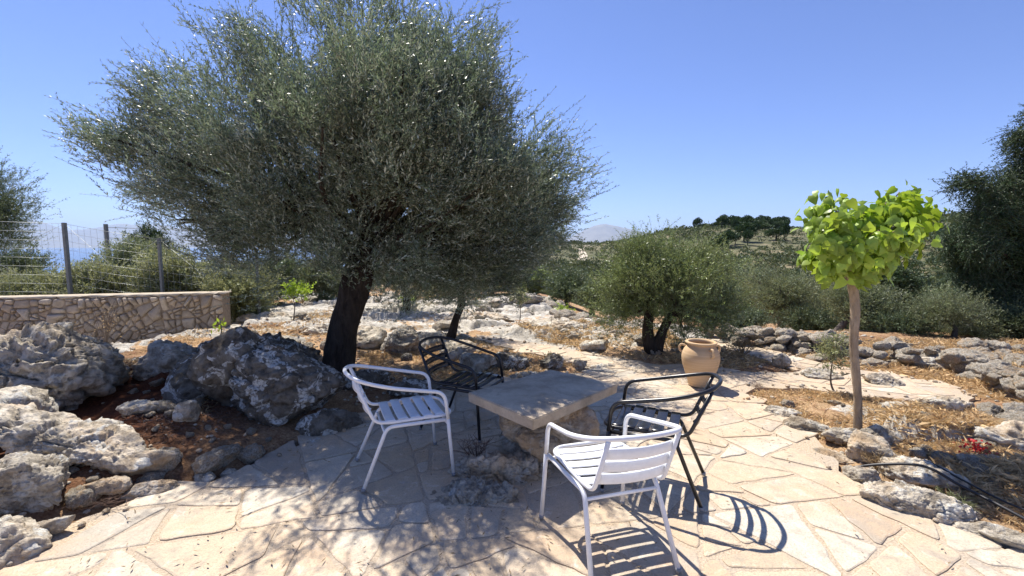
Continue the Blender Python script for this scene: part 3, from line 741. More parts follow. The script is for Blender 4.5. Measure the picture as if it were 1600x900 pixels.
# ------------------------------------------------------------------ stone garden wall on the left
def build_wall():
    A = at(350, 520, 8.4); B = at(-140, 520, 7.3)
    top = at(175, 463, 7.9)[2]; L = math.hypot(A[0] - B[0], A[1] - B[1]); ang = math.atan2(A[1] - B[1], A[0] - B[0])
    root = thing('stone_wall', 'tan rubble stone garden wall with a flat cement top', 'wall', (B[0], B[1], 0), ang)
    r = np.random.default_rng(9); hh = top + 0.75
    cells = split_cells(np.array([(0, 0.02), (L, 0.02), (L, hh - .03), (0, hh - .03)]), (.006, .012, .02, .03, .05), .004, r, .6, 6)
    mb = MB()
    for ci, cell in enumerate(cells):
        if len(cell) < 3: continue
        q = [np.array((min(max(p[0], 0.0), L), min(max(p[1], 0.02), hh - .03))) for p in cell]
        c = np.mean(q, 0)
        q = inset(q, 0.005)
        if len(q) < 3: continue
        q = ragged(q, .028, .006, .05, ci); n = len(q)
        if n < 5: continue
        Q = np.array(q); c = Q.mean(0); o0 = r.uniform(.010, .045); tl = r.normal(0, .12, 2)
        def ring(k, out): return [(p[0] * k + c[0] * (1 - k), -(out + (tl[0] * (p[0] - c[0]) + tl[1] * (p[1] - c[1])) * (1 if out > 0 else 0)), p[1] * k + c[1] * (1 - k) - .75) for p in Q]
        V = ring(1, -.03) + ring(.97, o0 * .6) + ring(.86, o0 * 1.25) + ring(.5, o0 * 1.6 + .004) + [(c[0], -o0 * 1.7, c[1] - .75)]
        F = []
        for j in range(3): F += [(j * n + k, j * n + (k + 1) % n, (j + 1) * n + (k + 1) % n, (j + 1) * n + k) for k in range(n)]
        F += [(3 * n + k, 3 * n + (k + 1) % n, 4 * n) for k in range(n)]
        mb.add(V, F, 0, tone=r.uniform(0, 1))
    mb.obj('stonework', M['wallstone'], root)
    m = MB(); m.add(*box(0, L - .01, 0.0, .42, -.78, top - .02)); m.obj('wall_core', M['joint'], root, smooth=False)
    # end face stones
    m = MB(); n = 60; xs = np.linspace(-.02, L + .03, n); V = []
    for i, x in enumerate(xs):
        a, b = r.normal(0, .011, 2); V += [(x, -.012 + a * 1.5, top - .022 + a), (x, -.020 + a * 1.5, top + b), (x, .43 + b, top + .006), (x, .425, top - .02)]
    F = [(4 * i + k, 4 * i + 4 + k, 4 * i + 4 + (k + 1) % 4, 4 * i + (k + 1) % 4) for i in range(n - 1) for k in range(4)] + [(0, 1, 2, 3), (4 * n - 1, 4 * n - 2, 4 * n - 3, 4 * n - 4)]
    m.add(V, F); m.obj('coping', M['cement'], root)
build_wall()

# ------------------------------------------------------------------ wire fence behind the wall
def build_fence():
    posts = [(at(-150, 335, 8.3), 2.15, .05), (at(100, 348, 8.75), None, .045), (at(248, 372, 9.1), None, .04), (at(400, 392, 9.6), None, .035)]
    root = thing('wire_fence', 'square mesh wire fence on grey posts behind the stone wall', 'fence', (posts[0][0][0], posts[0][0][1], 0))
    o = np.array((posts[0][0][0], posts[0][0][1], 0)); tops = []
    for p, zt, w in posts:
        z1 = p[2] if zt is None else zt; w = w * .7
        m = MB(); m.add(*box(-w, w, -w, w, -.3, z1, .006)); b = m.obj('post', M['metal'], root, smooth=False)
        b.location = (p[0] - o[0], p[1] - o[1], 0); tops.append(np.array((p[0], p[1], z1 - .02)) - o)
    for a, b in zip(tops[:-1], tops[1:]):
        m = MB(); L = np.linalg.norm((b - a)[:2]); h = 1.5
        for k in range(10):
            dz = np.array((0, 0, -h * k / 9 * (1 if k else 0)));  sag = np.array((0, 0, -.02))
            m.add(*tube([a + dz, (a + b) / 2 + dz + sag, b + dz], 0.0022 if k else .003, 4))
        nv = int(L / .10)
        for k in range(1, nv):
            q = a + (b - a) * k / nv; m.add(*tube([q + np.array((0, 0, 0)), q + np.array((0.01, 0, -h))], 0.0022, 4, cap=False))
        for s in (0, 1):
            m.add(*tube([a + np.array((0, 0, -h * s)), b + np.array((0, 0, -h * (1 - s)))], .003, 4))
        m.obj('mesh_panel', M['wire'], root)
    p = at(165, 350, 16.5)
    root = thing('fence_post', 'thin distant fence post with two strands of wire', 'post', (p[0], p[1], 0))
    m = MB(); m.add(*box(-.05, .05, -.05, .05, -2.5, p[2], .006)); m.obj('post', M['metal'], root, smooth=False)
    m = MB()
    for dz in (-.12, -.5): m.add(*tube([(0, 0, p[2] + dz), (3.0, .6, p[2] - .1 + dz), (6.5, 1.5, p[2] - .1 + dz)], .009, 4))
    m.obj('wire', M['wire'], root)
build_fence()

# ------------------------------------------------------------------ foliage engine
def leaf_quads(mb, P, D, N, L, W, rnd, mi=0, fold=0.0):
    n = len(P); D = norm(D); S = norm(np.cross(D, N)); N = np.cross(S, D)
    L = np.broadcast_to(L, (n,))[:, None]; W = np.broadcast_to(W, (n,))[:, None]
    V = np.stack([P, P + D * L * .45 + S * W / 2 + N * fold * W, P + D * L, P + D * L * .45 - S * W / 2 + N * fold * W], 1).reshape(-1, 3)
    mb.add(V, np.arange(4 * n).reshape(n, 4), mi, rnd=rnd)
def shoots(mb, S, D, L, nodes, leafL, leafW, r, bend=(0, 0, .15), stem=0.0, pair=2, spread=0.9, mi=0, smi=1, stem_seg=2, flat=0.25, tone=None):
    n = len(S); D = norm(D); L = np.broadcast_to(np.asarray(L, float), (n,)); bend = np.asarray(bend, float)
    if bend.ndim == 1: bend = np.tile(bend, (n, 1))
    side = norm(np.cross(D, norm(r.normal(0, 1, (n, 3))))); side2 = np.cross(D, side)
    shade = r.uniform(0, 1, n) if tone is None else np.clip(tone + r.uniform(-.2, .2, n), 0, 1)
    for k in range(nodes):
        t = (k + r.uniform(.2, .8, n)) / nodes
        P = S + D * (L * t)[:, None] + bend * (L * t * t)[:, None]
        T = norm(D + 2 * bend * t[:, None])
        a = k * 1.57 + r.uniform(-.5, .5, n); q = side * np.cos(a)[:, None] + side2 * np.sin(a)[:, None]
        for sgn in ((1, -1) if pair == 2 else (1,)):
            sp = spread * r.uniform(.6, 1.3, n)
            d = norm(T + q * (sgn * sp)[:, None] + r.normal(0, .15, (n, 3)))
            nn = norm(np.cross(d, np.cross(T, d)) + r.normal(0, .5, (n, 3)) + np.array((0, 0, flat)))
            sc = r.uniform(.7, 1.25, n) * (1 - .35 * t)
            leaf_quads(mb, P, d, nn, leafL * sc, leafW * sc, np.clip(shade * .7 + r.uniform(0, .3, n), 0, 1), mi)
    if stem:
        for k in range(stem_seg):
            a, b = k / stem_seg, (k + 1) / stem_seg
            P0 = S + D * (L * a)[:, None] + bend * (L * a * a)[:, None]; P1 = S + D * (L * b)[:, None] + bend * (L * b * b)[:, None]
            w0, w1 = stem * (1 - .6 * a), stem * (1 - .6 * b)
            for u in (side, side2):
                V = np.stack([P0 - u * w0, P0 + u * w0, P1 + u * w1, P1 - u * w1], 1).reshape(-1, 3)
                mb.add(V, np.arange(4 * n).reshape(n, 4), smi, rnd=.5)
def crown_samples(lobes, n, r, shell=0.5):
    """lobes: (cx,cy,cz, rx,ry,rz, weight)"""
    L = np.array(lobes, float); wt = L[:, 6] * (L[:, 3] * L[:, 4] * L[:, 5]) ** (2 / 3); wt /= wt.sum()
    i = r.choice(len(L), n, p=wt); d = norm(r.normal(0, 1, (n, 3)))
    rad = r.uniform(0, 1, n) ** (1 / 3 * (1 - shell) + .02) if False else 1 - shell * r.uniform(0, 1, n) ** 1.3
    P = L[i, :3] + d * L[i, 3:6] * rad[:, None]
    return P, d, i
def limb_tree(mb, start, lobes, r, r0=0.08, mi=0, per=2, sides=7):
    for lb in lobes:
        c = np.array(lb[:3]); rr = np.array(lb[3:6])
        for k in range(per):
            e = c + norm(r.normal(0, 1, 3)) * rr * .45
            mid = start + (e - start) * .45 + np.array((r.normal(0, .1), r.normal(0, .1), -.05 + r.normal(0, .08))) * np.linalg.norm(e - start) * .5
            path = smooth_path([start, mid, e], 6); m = len(path)
            s0 = r0 * r.uniform(.6, 1.0)
            mb.add(*tube(path, np.linspace(s0, s0 * .18, m), sides, cap=False, lump=.12, seed=3), mi)

def olive(label, base, trunks, lobes, nclump, per, leaf, mats, seed, shootL=(.25, .5), up=.5, origin=None, r0=.06, group=None, name='olive_tree', cat='tree', nodes=9, barkm='bark', sag=0.15, clump_r=.22, stem=.0022, limbs=2, shell=.65, trunk_sides=12, lump=.25, spread=.9, pair=2, limb_sides=7, along=False):
    r = np.random.default_rng(seed); base = np.array(base, float)
    root = thing(name, label, cat, tuple(base), 0, group)
    lob = [(l[0] - base[0], l[1] - base[1], l[2] - base[2], *l[3:]) for l in lobes]
    mb = MB(); tops = []; paths = []
    for path, rad in trunks:
        pts = smooth_path([np.array(p, float) - base for p in path], 8); rr = np.interp(np.linspace(0, 1, len(pts)), np.linspace(0, 1, len(rad)), rad)
        mb.add(*tube(pts, rr, trunk_sides, lump=lump, seed=seed)); tops.append(pts[-1]); paths.append(pts)
    for i, lb in enumerate(lob):
        tp = tops[int(np.argmin([np.linalg.norm(t - np.array(lb[:3])) for t in tops]))]
        if along:
            A = np.concatenate(paths); c = np.array(lb[:3]); dd = np.linalg.norm(A[:, :2] - c[:2], axis=1) * .35 + np.abs(A[:, 2] + .15 - c[2]); tp = A[int(np.argmin(dd))]
        limb_tree(mb, tp, [lb], r, r0, 0, limbs, limb_sides)
    mb.obj('trunk', M[barkm], root)
    C, d, idx = crown_samples(lob, nclump, r, shell)
    org = np.mean([t for t in tops], 0) if origin is None else np.array(origin) - base
    cd = norm(norm(C - org) * 0.8 + d * .6 + np.array((0, 0, up)) + r.normal(0, .30, d.shape))
    n = nclump * per; ci = np.repeat(np.arange(nclump), per)
    S = C[ci] + r.normal(0, clump_r, (n, 3)) * np.array((1, 1, .8))
    D = norm(cd[ci] + r.normal(0, .35, (n, 3)))
    Ls = r.uniform(*shootL, n)
    bend = np.tile(np.array((0, 0, -sag)), (n, 1)) + r.normal(0, .12, (n, 3))
    mb = MB(); shoots(mb, S - D * (Ls * .5)[:, None], D, Ls, nodes, leaf[0], leaf[1], r, bend, stem, pair=pair, spread=spread, tone=r.uniform(0, 1, nclump)[ci])
    mb.obj('crown', [M[mats], M['twig']], root, smooth=False)
    return root

# ---- the big olive
def big_olive():
    L = []
    def lb(px, py, d, r, w=1.0, sx=1, sy=1, sz=.85):
        p = at(px, py, d); L.append((p[0], p[1], p[2], r * sx, r * sy, r * sz, w))
    for a in [(330, 290, 5.4, .75), (225, 235, 5.6, .60, .9), (180, 200, 5.7, .42, .7), (280, 150, 5.6, .5, .7), (370, 180, 5.3, .75), (440, 110, 5.3, .70), (545, 75, 5.3, .85), (640, 90, 5.3, .70),
              (460, 250, 4.9, .85), (590, 230, 4.7, .85), (680, 190, 5.2, .75), (760, 250, 5.5, .70), (825, 265, 5.7, .62), (850, 330, 5.7, .52, .9),
              (775, 360, 5.4, .62), (660, 350, 4.9, .72), (430, 350, 5.2, .65), (350, 370, 5.4, .48), (520, 320, 5.4, .80), (720, 410, 5.6, .50),
              (460, 170, 6.6, 1.1, .8), (640, 210, 6.6, 1.1, .8), (350, 280, 6.5, 1.0, .8), (780, 300, 6.6, .8, .8), (560, 340, 6.6, 1.0, .8),
              (520, 150, 4.5, .60), (480, 200, 4.0, .40, .5), (600, 120, 3.9, .40, .5), (400, 260, 4.3, .38, .5), (620, 400, 5.6, .5, .8), (800, 330, 5.0, .6, 1.2), (740, 320, 4.9, .6, 1.2), (860, 290, 5.5, .5), (690, 440, 5.8, .42, 1.2), (770, 410, 5.6, .45, 1.2), (640, 430, 5.9, .4), (290, 345, 5.6, .38), (560, 380, 4.8, .5), (735, 250, 4.5, .5, 1.6), (715, 150, 4.8, .5, 1.6), (765, 290, 4.3, .38, 1.6), (620, 170, 4.3, .55, 1.5), (550, 220, 4.2, .5, 1.5), (640, 250, 4.2, .5, 1.5), (690, 60, 5.0, .5, 1.3)]:
        lb(*a)
    base = gz(530, 592, .05); base = at(527, 586, 5.15); base[2] = 0.02
    T = [base + np.array((0, 0, -.1)), at(533, 530, 5.15), at(548, 470, 5.12), at(566, 415, 5.15), at(583, 380, 5.2)]
    root = olive('large leaning olive tree with dense silvery crown shading the stone table', base, [(T, [.23, .165, .15, .165, .15]), ([at(566, 420, 5.2), at(545, 385, 5.3), at(500, 340, 5.5)], [.10, .08, .06])],
          L, 660, 40, (.052, .0135), 'olive', 5, shootL=(.20, .44), up=.55, origin=at(570, 420, 5.4), r0=.06, nodes=10, sag=.12, clump_r=.135, stem=.0017, trunk_sides=20, lump=.30, limbs=2, shell=.5, spread=.68)
    # long feathery sprays at the rim, same crown
    r = np.random.default_rng(77); cr = [c for c in root.children if c.name.startswith('crown')][0]
    mb = MB(); S = []; D = []
    o = at(570, 420, 5.4)
    tips = [(105, 195), (130, 240), (165, 180), (185, 120), (215, 70), (240, 120), (260, 75), (215, 260), (205, 300), (215, 335), (180, 230), (300, 30), (320, 15), (345, 40), (365, 5), (400, 10), (270, 160), (440, -5),
            (690, 20), (720, 45), (755, 60), (765, 120), (800, 150), (840, 160), (890, 165), (905, 200), (925, 220), (930, 255), (915, 300), (932, 290), (915, 340), (860, 180), (780, 140), (900, 350), (480, -20), (600, -30), (650, -10),
            (280, 390), (300, 430), (340, 450), (800, 410), (860, 390), (700, 450), (770, 430), (380, 460), (240, 350), (150, 215), (195, 165)]
    for (tx, ty) in tips:
        d = r.uniform(5.2, 5.9); tip = at(tx, ty, d); dirv = norm(tip - o)
        for k in range(5):
            l = r.uniform(.55, .95); dd = norm(dirv + r.normal(0, .16, 3) + np.array((0, 0, .12))); tp = tip + r.normal(0, .12, 3) - dirv * r.uniform(0, .25)
            S.append(tp - dd * l); D.append(dd)
    S = np.array(S) - base; D = np.array(D)
    shoots(mb, S, D, .85, 19, .056, .0135, r, np.tile((0, 0, -.06), (len(S), 1)) + r.normal(0, .06, (len(S), 3)), .003, spread=.7)
    me = mb.mesh('crown_rim', [M['olive'], M['twig']], False)
    tmp = bpy.data.objects.new('tmp', me); bm = bmesh.new(); bm.from_mesh(cr.data); bm.from_mesh(me); bm.to_mesh(cr.data); bm.free()
    bpy.data.objects.remove(tmp); bpy.data.meshes.remove(me)
big_olive()

# ---- other trees, laid out at their own distances
def lobes_px(d, specs, flat=1.0):
    out = []
    for px, py, rpx, *rest in specs:
        k = d / F_PX; dd = d + (rest[0] if rest else 0); p = at(px, py, dd); r = rpx * k
        out.append((p[0], p[1], p[2], r, r * flat, r * .95, 1.0))
    return out
b = at(1020, 548, 6.55); b[2] = 0
olive('round bushy olive tree with short twin trunks behind the clay jar', b,
      [([b, at(1012, 520, 6.55), at(1015, 480, 6.6)], [.12, .085, .07]), ([b + np.array((.05, 0, 0)), at(1036, 515, 6.5), at(1055, 485, 6.5)], [.10, .06, .05])],
      lobes_px(6.6, [(985, 425, 52), (1040, 405, 50), (1090, 430, 55), (1120, 470, 40), (970, 465, 42), (1030, 455, 55), (1085, 490, 42), (1000, 395, 35), (1120, 425, 35, .3), (1135, 495, 30), (975, 488, 34), (1080, 505, 34), (1105, 400, 34), (1050, 440, 60, .5), (1000, 440, 60, -.3), (1070, 450, 55, -.4)]),
      440, 15, (.048, .012), 'olive_bright', 21, shootL=(.16, .36), up=.6, nodes=8, clump_r=.12, r0=.035, sag=.1, stem=.002)
b = at(704, 522, 7.5); b[2] = 0
olive('small leaning olive tree with a thin crooked trunk behind the black chair', b, [([b, at(712, 500, 7.5), at(722, 470, 7.6), at(715, 440, 7.7)], [.085, .065, .06, .05])],
      lobes_px(7.8, [(690, 425, 45), (745, 430, 40), (650, 430, 36), (720, 400, 42)]), 120, 12, (.055, .012), 'shrub', 23, shootL=(.2, .4), nodes=8, clump_r=.16, r0=.03, stem=.002, sag=.25)
b = at(632, 490, 10.0); b[2] = 0
olive('small olive tree with a dark upright trunk standing in the rocky garden', b, [([b, at(636, 470, 10), at(630, 440, 10)], [.11, .09, .08])],
      lobes_px(10.2, [(600, 420, 42), (650, 415, 42), (625, 395, 40), (570, 425, 30), (680, 425, 30)]), 120, 12, (.06, .014), 'olive', 24, shootL=(.25, .45), nodes=7, clump_r=.2, r0=.035, stem=.003)
def mid_tree(label, px, top, bot, wpx, d, mats, seed, trunk=.07, group=None, n=110, per=12, leaf=(.06, .015), barkm='bark_grey', name='olive_tree', cat='tree', tpx=None, up=.5, low=.80, nodes=7, shootL=None, sag=.12, drop=0.0, limbs=2):
    b = at(px if tpx is None else tpx, bot, d); b[2] = hz(b[0], b[1]) - .03
    k = d / F_PX; W = wpx / 2 * k; zt = at(px, top, d)[2]; zb = b[2] + (zt - b[2]) * (1 - low); cz = (zt + zb) / 2; hz_ = (zt - zb) / 2
    r = np.random.default_rng(seed); c0 = at(px, 450, d); L = []
    for q in range(9):
        a = q * 2.4 + r.uniform(0, .5); rr = .50 * (q / 8) ** .5
        L.append((c0[0] + math.cos(a) * rr * W, b[1] + math.sin(a) * rr * W, cz + (r.uniform(-.42, .42)) * hz_, W * r.uniform(.42, .6), W * .5, hz_ * r.uniform(.45, .62), 1.0))
    tt = np.array((c0[0], b[1], zb + hz_ * .5)); mid = (b + tt) / 2 + r.normal(0, .04, 3)
    sl = shootL or (.12 * W + .1, .25 * W + .2)
    return olive(label, b, [([b, mid, tt], [trunk, trunk * .75, trunk * .55])], L, n, per, leaf, mats, seed, shootL=sl, up=up, nodes=nodes, clump_r=.11 * W + .03, r0=trunk * .45, group=group, barkm=barkm, name=name, cat=cat, stem=.002, sag=sag, trunk_sides=8, limbs=limbs, limb_sides=4)
mid_tree('grey green olive tree with a pale split trunk above the low brown wall', 1220, 408, 540, 135, 11.5, 'olive_mid', 31, .11, leaf=(.07, .018), n=150)
mid_tree('bushy grey olive directly behind the young lime green tree', 1345, 445, 590, 120, 9.0, 'olive_mid', 32, .08, leaf=(.06, .015), n=160, tpx=1300)
mid_tree('small thin olive tree with a slim trunk above the tumbled stone wall', 1482, 452, 604, 118, 7.8, 'olive_mid', 33, .05, leaf=(.05, .011), n=120, per=9, low=.75)
mid_tree('sparse grey shrub left of the small thin olive', 1425, 490, 590, 60, 9.5, 'olive_mid', 34, .03, leaf=(.05, .012), n=40, per=8, low=.8)
mid_tree('dark drooping conifer behind the young lime green tree', 1392, 382, 520, 90, 15, 'conifer', 35, .10, leaf=(.10, .03), n=150, barkm='bark', name='conifer_tree', up=.1, sag=.4)
mid_tree('low blue green bush left of the round olive', 885, 418, 492, 90, 13.5, 'olive_dark', 36, .08, leaf=(.08, .02), n=120, low=.85)
mid_tree('second blue green bush with a dark hollow beside the round olive', 925, 428, 490, 60, 12.5, 'olive_dark', 37, .08, leaf=(.07, .02), n=80, low=.75)
mid_tree('slim sapling with thin pale leaves in front of the far path', 1308, 498, 612, 60, 4.75, 'shrub', 38, .012, leaf=(.05, .012), n=18, per=5, low=.72, nodes=6, shootL=(.12, .25), name='sapling')
mid_tree('tiny sapling with a pale stem in the rocks beyond the path', 812, 445, 500, 36, 9.3, 'shrub', 39, .012, leaf=(.06, .02), n=14, per=5, low=.6, name='sapling')
mid_tree('yellow green sapling left of the big olive trunk', 458, 428, 500, 46, 9.3, 'lime', 40, .014, leaf=(.08, .035), n=22, per=5, low=.7, nodes=4, name='sapling')
mid_tree('small yellow green shrub in the rocks right of the dark upright trunk', 640, 455, 488, 30, 10.8, 'lime', 41, .012, leaf=(.07, .03), n=16, per=5, low=.9, nodes=4, name='sapling')
mid_tree('bright green weed clump under the blue green bush', 880, 475, 496, 26, 10.4, 'lime', 42, .01, leaf=(.07, .02), n=14, per=5, low=.95, nodes=4, name='shrub', cat='shrub')
mid_tree('low dark shrub under the grey green olive above the low brown wall', 1270, 480, 552, 110, 10.5, 'olive_dark', 43, .03, leaf=(.06, .016), n=110, low=.97, name='shrub', cat='shrub')
mid_tree('low brown green scrub between the two dry stone walls', 1410, 490, 572, 110, 8.3, 'olive_dark', 44, .03, leaf=(.06, .014), n=90, low=.97, name='shrub', cat='shrub')
mid_tree('grey green scrub left of the sunlit conifer shrub', 1535, 500, 585, 100, 7.9, 'shrub', 45, .03, leaf=(.05, .013), n=90, low=.97, name='shrub', cat='shrub')
mid_tree('low dark shrub right behind the clay jar and the round olive', 1165, 480, 545, 80, 9.8, 'olive_dark', 46, .03, leaf=(.06, .016), n=80, low=.97, name='shrub', cat='shrub')
mid_tree('bright green low bush at the right edge in front of the tall conifer', 1600, 480, 585, 110, 7.6, 'conifer_lit', 47, .03, leaf=(.045, .014), n=120, low=.97, name='shrub', cat='shrub')
mid_tree('dark low bush between the small thin olive and the tumbled wall', 1470, 520, 575, 80, 8.6, 'olive_dark', 48, .02, leaf=(.05, .014), n=70, low=.97, name='shrub', cat='shrub')
# trees and shrubs behind the stone wall
mid_tree('dark olive tree at the left edge of the photo behind the fence', -25, 215, 470, 150, 11.5, 'olive_dark', 50, .14, leaf=(.08, .018), n=260, per=13, low=.78)
mid_tree('low dark hedge shrub under the left edge tree', 10, 372, 440, 110, 13, 'olive_dark', 51, .08, leaf=(.09, .03), n=110, low=.95, name='shrub', cat='shrub')
mid_tree('round grey green shrub behind the wire fence', 215, 368, 470, 130, 11.5, 'olive_mid', 52, .05, leaf=(.09, .026), n=220, low=.98, name='shrub', cat='shrub')
mid_tree('pale yellow green shrub right above the stone wall', 150, 402, 480, 110, 9.6, 'shrub', 53, .03, leaf=(.09, .028), n=190, low=.98, name='shrub', cat='shrub')
mid_tree('oleander shrub with light leaf tips over the right half of the wall', 275, 385, 490, 120, 9.9, 'shrub', 54, .03, leaf=(.10, .028), n=230, low=.98, name='shrub', cat='shrub')
mid_tree('greyish shrub above the left half of the wall', 50, 418, 480, 120, 9.4, 'shrub', 55, .03, leaf=(.08, .024), n=180, low=.98, name='shrub', cat='shrub')
mid_tree('leafy green shrub at the end of the stone wall', 375, 410, 505, 110, 9.8, 'shrub', 56, .03, leaf=(.09, .028), n=220, low=.98, name='shrub', cat='shrub')
mid_tree('deep green bush between the wall end and the yellow green sapling', 425, 395, 500, 110, 12, 'olive_dark', 57, .05, leaf=(.09, .026), n=130, low=.98, name='shrub', cat='shrub')
mid_tree('green bush seen left of the big olive trunk', 500, 405, 492, 90, 12.5, 'olive_mid', 58, .05, leaf=(.09, .024), n=110, low=.95, name='shrub', cat='shrub')
mid_tree('dark spiky conifer rising behind the fence', 245, 350, 470, 70, 17, 'conifer', 59, .10, leaf=(.12, .035), n=90, low=.9, name='conifer_tree', up=.8)
mid_tree('green bush seen right of the big olive trunk', 560, 412, 488, 70, 13, 'olive_dark', 60, .05, leaf=(.10, .026), n=90, low=.95, name='shrub', cat='shrub')
mid_tree('grey bush behind the small leaning olive', 690, 405, 484, 90, 14, 'olive_mid', 61, .05, leaf=(.10, .026), n=100, low=.95, name='shrub', cat='shrub')
mid_tree('grey green bush left of the low blue green bush', 770, 405, 484, 90, 14.5, 'olive_mid', 62, .05, leaf=(.10, .026), n=100, low=.95, name='shrub', cat='shrub')
mid_tree('pale green bush under the right rim of the big olive', 835, 420, 486, 70, 15, 'olive_bright', 63, .05, leaf=(.10, .026), n=90, low=.95, name='shrub', cat='shrub')

# big conifer at the right edge
b = at(1612, 600, 8.6); b[2] = hz(b[0], b[1])
olive('tall dark ragged conifer tree at the right edge of the photo', b, [([b, at(1612, 450, 8.6), at(1615, 250, 8.6), at(1625, 120, 8.6)], [.16, .13, .08, .04])],
      lobes_px(8.6, [(1600, 222, 20), (1625, 262, 38), (1566, 305, 30), (1518, 290, 20, -.2), (1500, 283, 10, -.2), (1592, 345, 42), (1548, 338, 26, -.3), (1508, 385, 26), (1478, 376, 12), (1570, 398, 42), (1640, 400, 66), (1528, 428, 30), (1600, 470, 55), (1560, 505, 42, -.2), (1640, 520, 60), (1655, 320, 60, .4), (1535, 385, 22, -.5), (1650, 180, 30)]),
      1500, 15, (.044, .018), 'conifer', 71, shootL=(.18, .42), up=.35, nodes=9, clump_r=.10, r0=.05, sag=.05, stem=.003, name='conifer_tree', spread=.7, along=True)
mid_tree('sunlit green conifer shrub at the foot of the tall conifer', 1575, 450, 590, 120, 8.4, 'conifer_lit', 72, .05, leaf=(.05, .014), n=200, per=13, low=.97, name='conifer_shrub', cat='shrub', barkm='bark')

# valley trees
vt = mid_tree('far olive tree in the valley below the hill', 1180, 402, 470, 80, 24, 'olive_mid', 80, .14, leaf=(.15, .05), n=90, per=10, low=.93, nodes=6, group='olive trees in the valley')
vb = mid_tree('dark green far tree in the valley below the hill', 1160, 396, 470, 70, 27, 'olive_dark', 81, .14, leaf=(.16, .06), n=90, per=10, low=.95, nodes=6, group='dark trees in the valley')
rv = np.random.default_rng(8)
for k in range(95):
    px = rv.uniform(1080, 1640); d = 17 * (95 / 17) ** rv.uniform(); p = at(px, 450, d); src = vt if rv.uniform() < .6 else vb
    gq = hz(p[0], p[1]); hh = rv.uniform(2.2, 4.2); top = at(px, rv.uniform(400, 452), d)[2] - gq; sc_ = max(.4, min(hh, max(top, 1.6))) / 4.3
    copy_tree(src, (p[0], p[1], gq - .05), rv.uniform(0, 6.28), (sc_ * 1.25, sc_ * 1.25, sc_))
for k in range(16):
    px = rv.uniform(-60, 900); d = rv.uniform(22, 46); p = at(px, 450, d)
    q = copy_tree(vb if rv.uniform() < .5 else vt, (p[0], p[1], hz(p[0], p[1]) - .3), rv.uniform(0, 6.28), rv.uniform(.5, .8), label='low tree on the flat ground far behind the rocky garden', group='low trees far behind the garden')

# pines on the ridge
def pine_proto():
    root = thing('pine_tree', 'dark pine tree on the skyline of the far hill', 'tree', (0, 0, 0), 0, 'pines on the far ridge')
    r = np.random.default_rng(90); m = MB(); m.add(*tube([(0, 0, -.5), (.1, 0, 2), (0, .1, 4.5)], [.22, .16, .08], 6)); m.obj('trunk', M['bark'], root)
    m = MB(); n = 1500; P = norm(r.normal(0, 1, (n, 3))) * np.array((2.1, 2.1, 2.2)) * r.uniform(.55, 1, (n, 1)) + np.array((0, 0, 3.6)); P = P * 1.0; lc = np.array([(0, 0, 1.2), (1.3, .4, .2), (-1.1, .6, 0), (.3, -1.2, .4), (-.4, .9, .8), (0, 0, -.5)])[r.integers(0, 6, n)]; P = P * np.array((.62, .62, .5)) + lc + np.array((0, 0, 1.6))
    leaf_quads(m, P, norm(P - np.array((0, 0, 2.5))) + r.normal(0, .4, (n, 3)), r.normal(0, 1, (n, 3)), .55, .26, r.uniform(0, 1, n)); m.obj('crown', M['conifer'], root, smooth=False)
    return root
pp = pine_proto(); first = True
ridge = [(1112 + 115 * q ** .8, 212 - 105 * rv.uniform() ** 1.6) for q in rv.uniform(0, 1, 34)] + [(1085, 225), (1100, 220), (1118, 215), (1130, 210), (1142, 212), (1150, 205), (1160, 208), (1170, 200), (1178, 206), (1187, 204), (1196, 200), (1204, 208), (1213, 205), (1222, 214), (1126, 195), (1150, 190), (1172, 188), (1190, 192), (1136, 200), (1210, 196), (1090, 215), (1240, 228), (1262, 222), (1440, 222), (1500, 225), (1512, 220), (1320, 226), (1395, 224)]
for px, D in ridge:
    p = at(px, 380, D); g = hz(p[0], p[1]); s = (lambda a, b: (a, a, b))(rv.uniform(.45, 1.25), rv.uniform(.4, 1.2)); loc = (p[0], p[1], g - .2)
    if first: pp.location = loc; pp.scale = s; first = False
    else: copy_tree(pp, loc, rv.uniform(0, 6), s)

# scrub on the hill
def scrub():
    r = np.random.default_rng(91); m = MB(); n = 11000
    az = np.radians(r.uniform(-8, 52, n)); D = 45 * (290 / 45) ** r.uniform(0, 1, n)
    x, y = D * np.sin(az), D * np.cos(az); keep = fbm(p3(x * .03, y * .03), 3, 5) + r.uniform(-.5, .5, n) > -.1; x, y = x[keep], y[keep]; n = len(x)
    z = H(x, y); s = r.uniform(.5, 2.1, n) * (0.6 + .6 * (fbm(p3(x * .015, y * .015), 2, 9) > 0)); k = 34
    C = np.repeat(np.stack([x, y, z + s * .25], -1), k, 0); S = np.repeat(s, k)
    d = norm(r.normal(0, 1, (n * k, 3))); d[:, 2] = np.abs(d[:, 2]); P = C + d * (S * r.uniform(.5, 1, n * k))[:, None] * np.array((1, 1, .75))
    leaf_quads(m, P, d + r.normal(0, .5, d.shape), d + r.normal(0, .6, d.shape), S * .5, S * .34, np.repeat(r.uniform(0, 1, n), k))
    stuff(m.obj('hill_scrub', M['scrub'], smooth=False), 'dark green scrub dotted over the far hillside', 'scrub')
scrub()

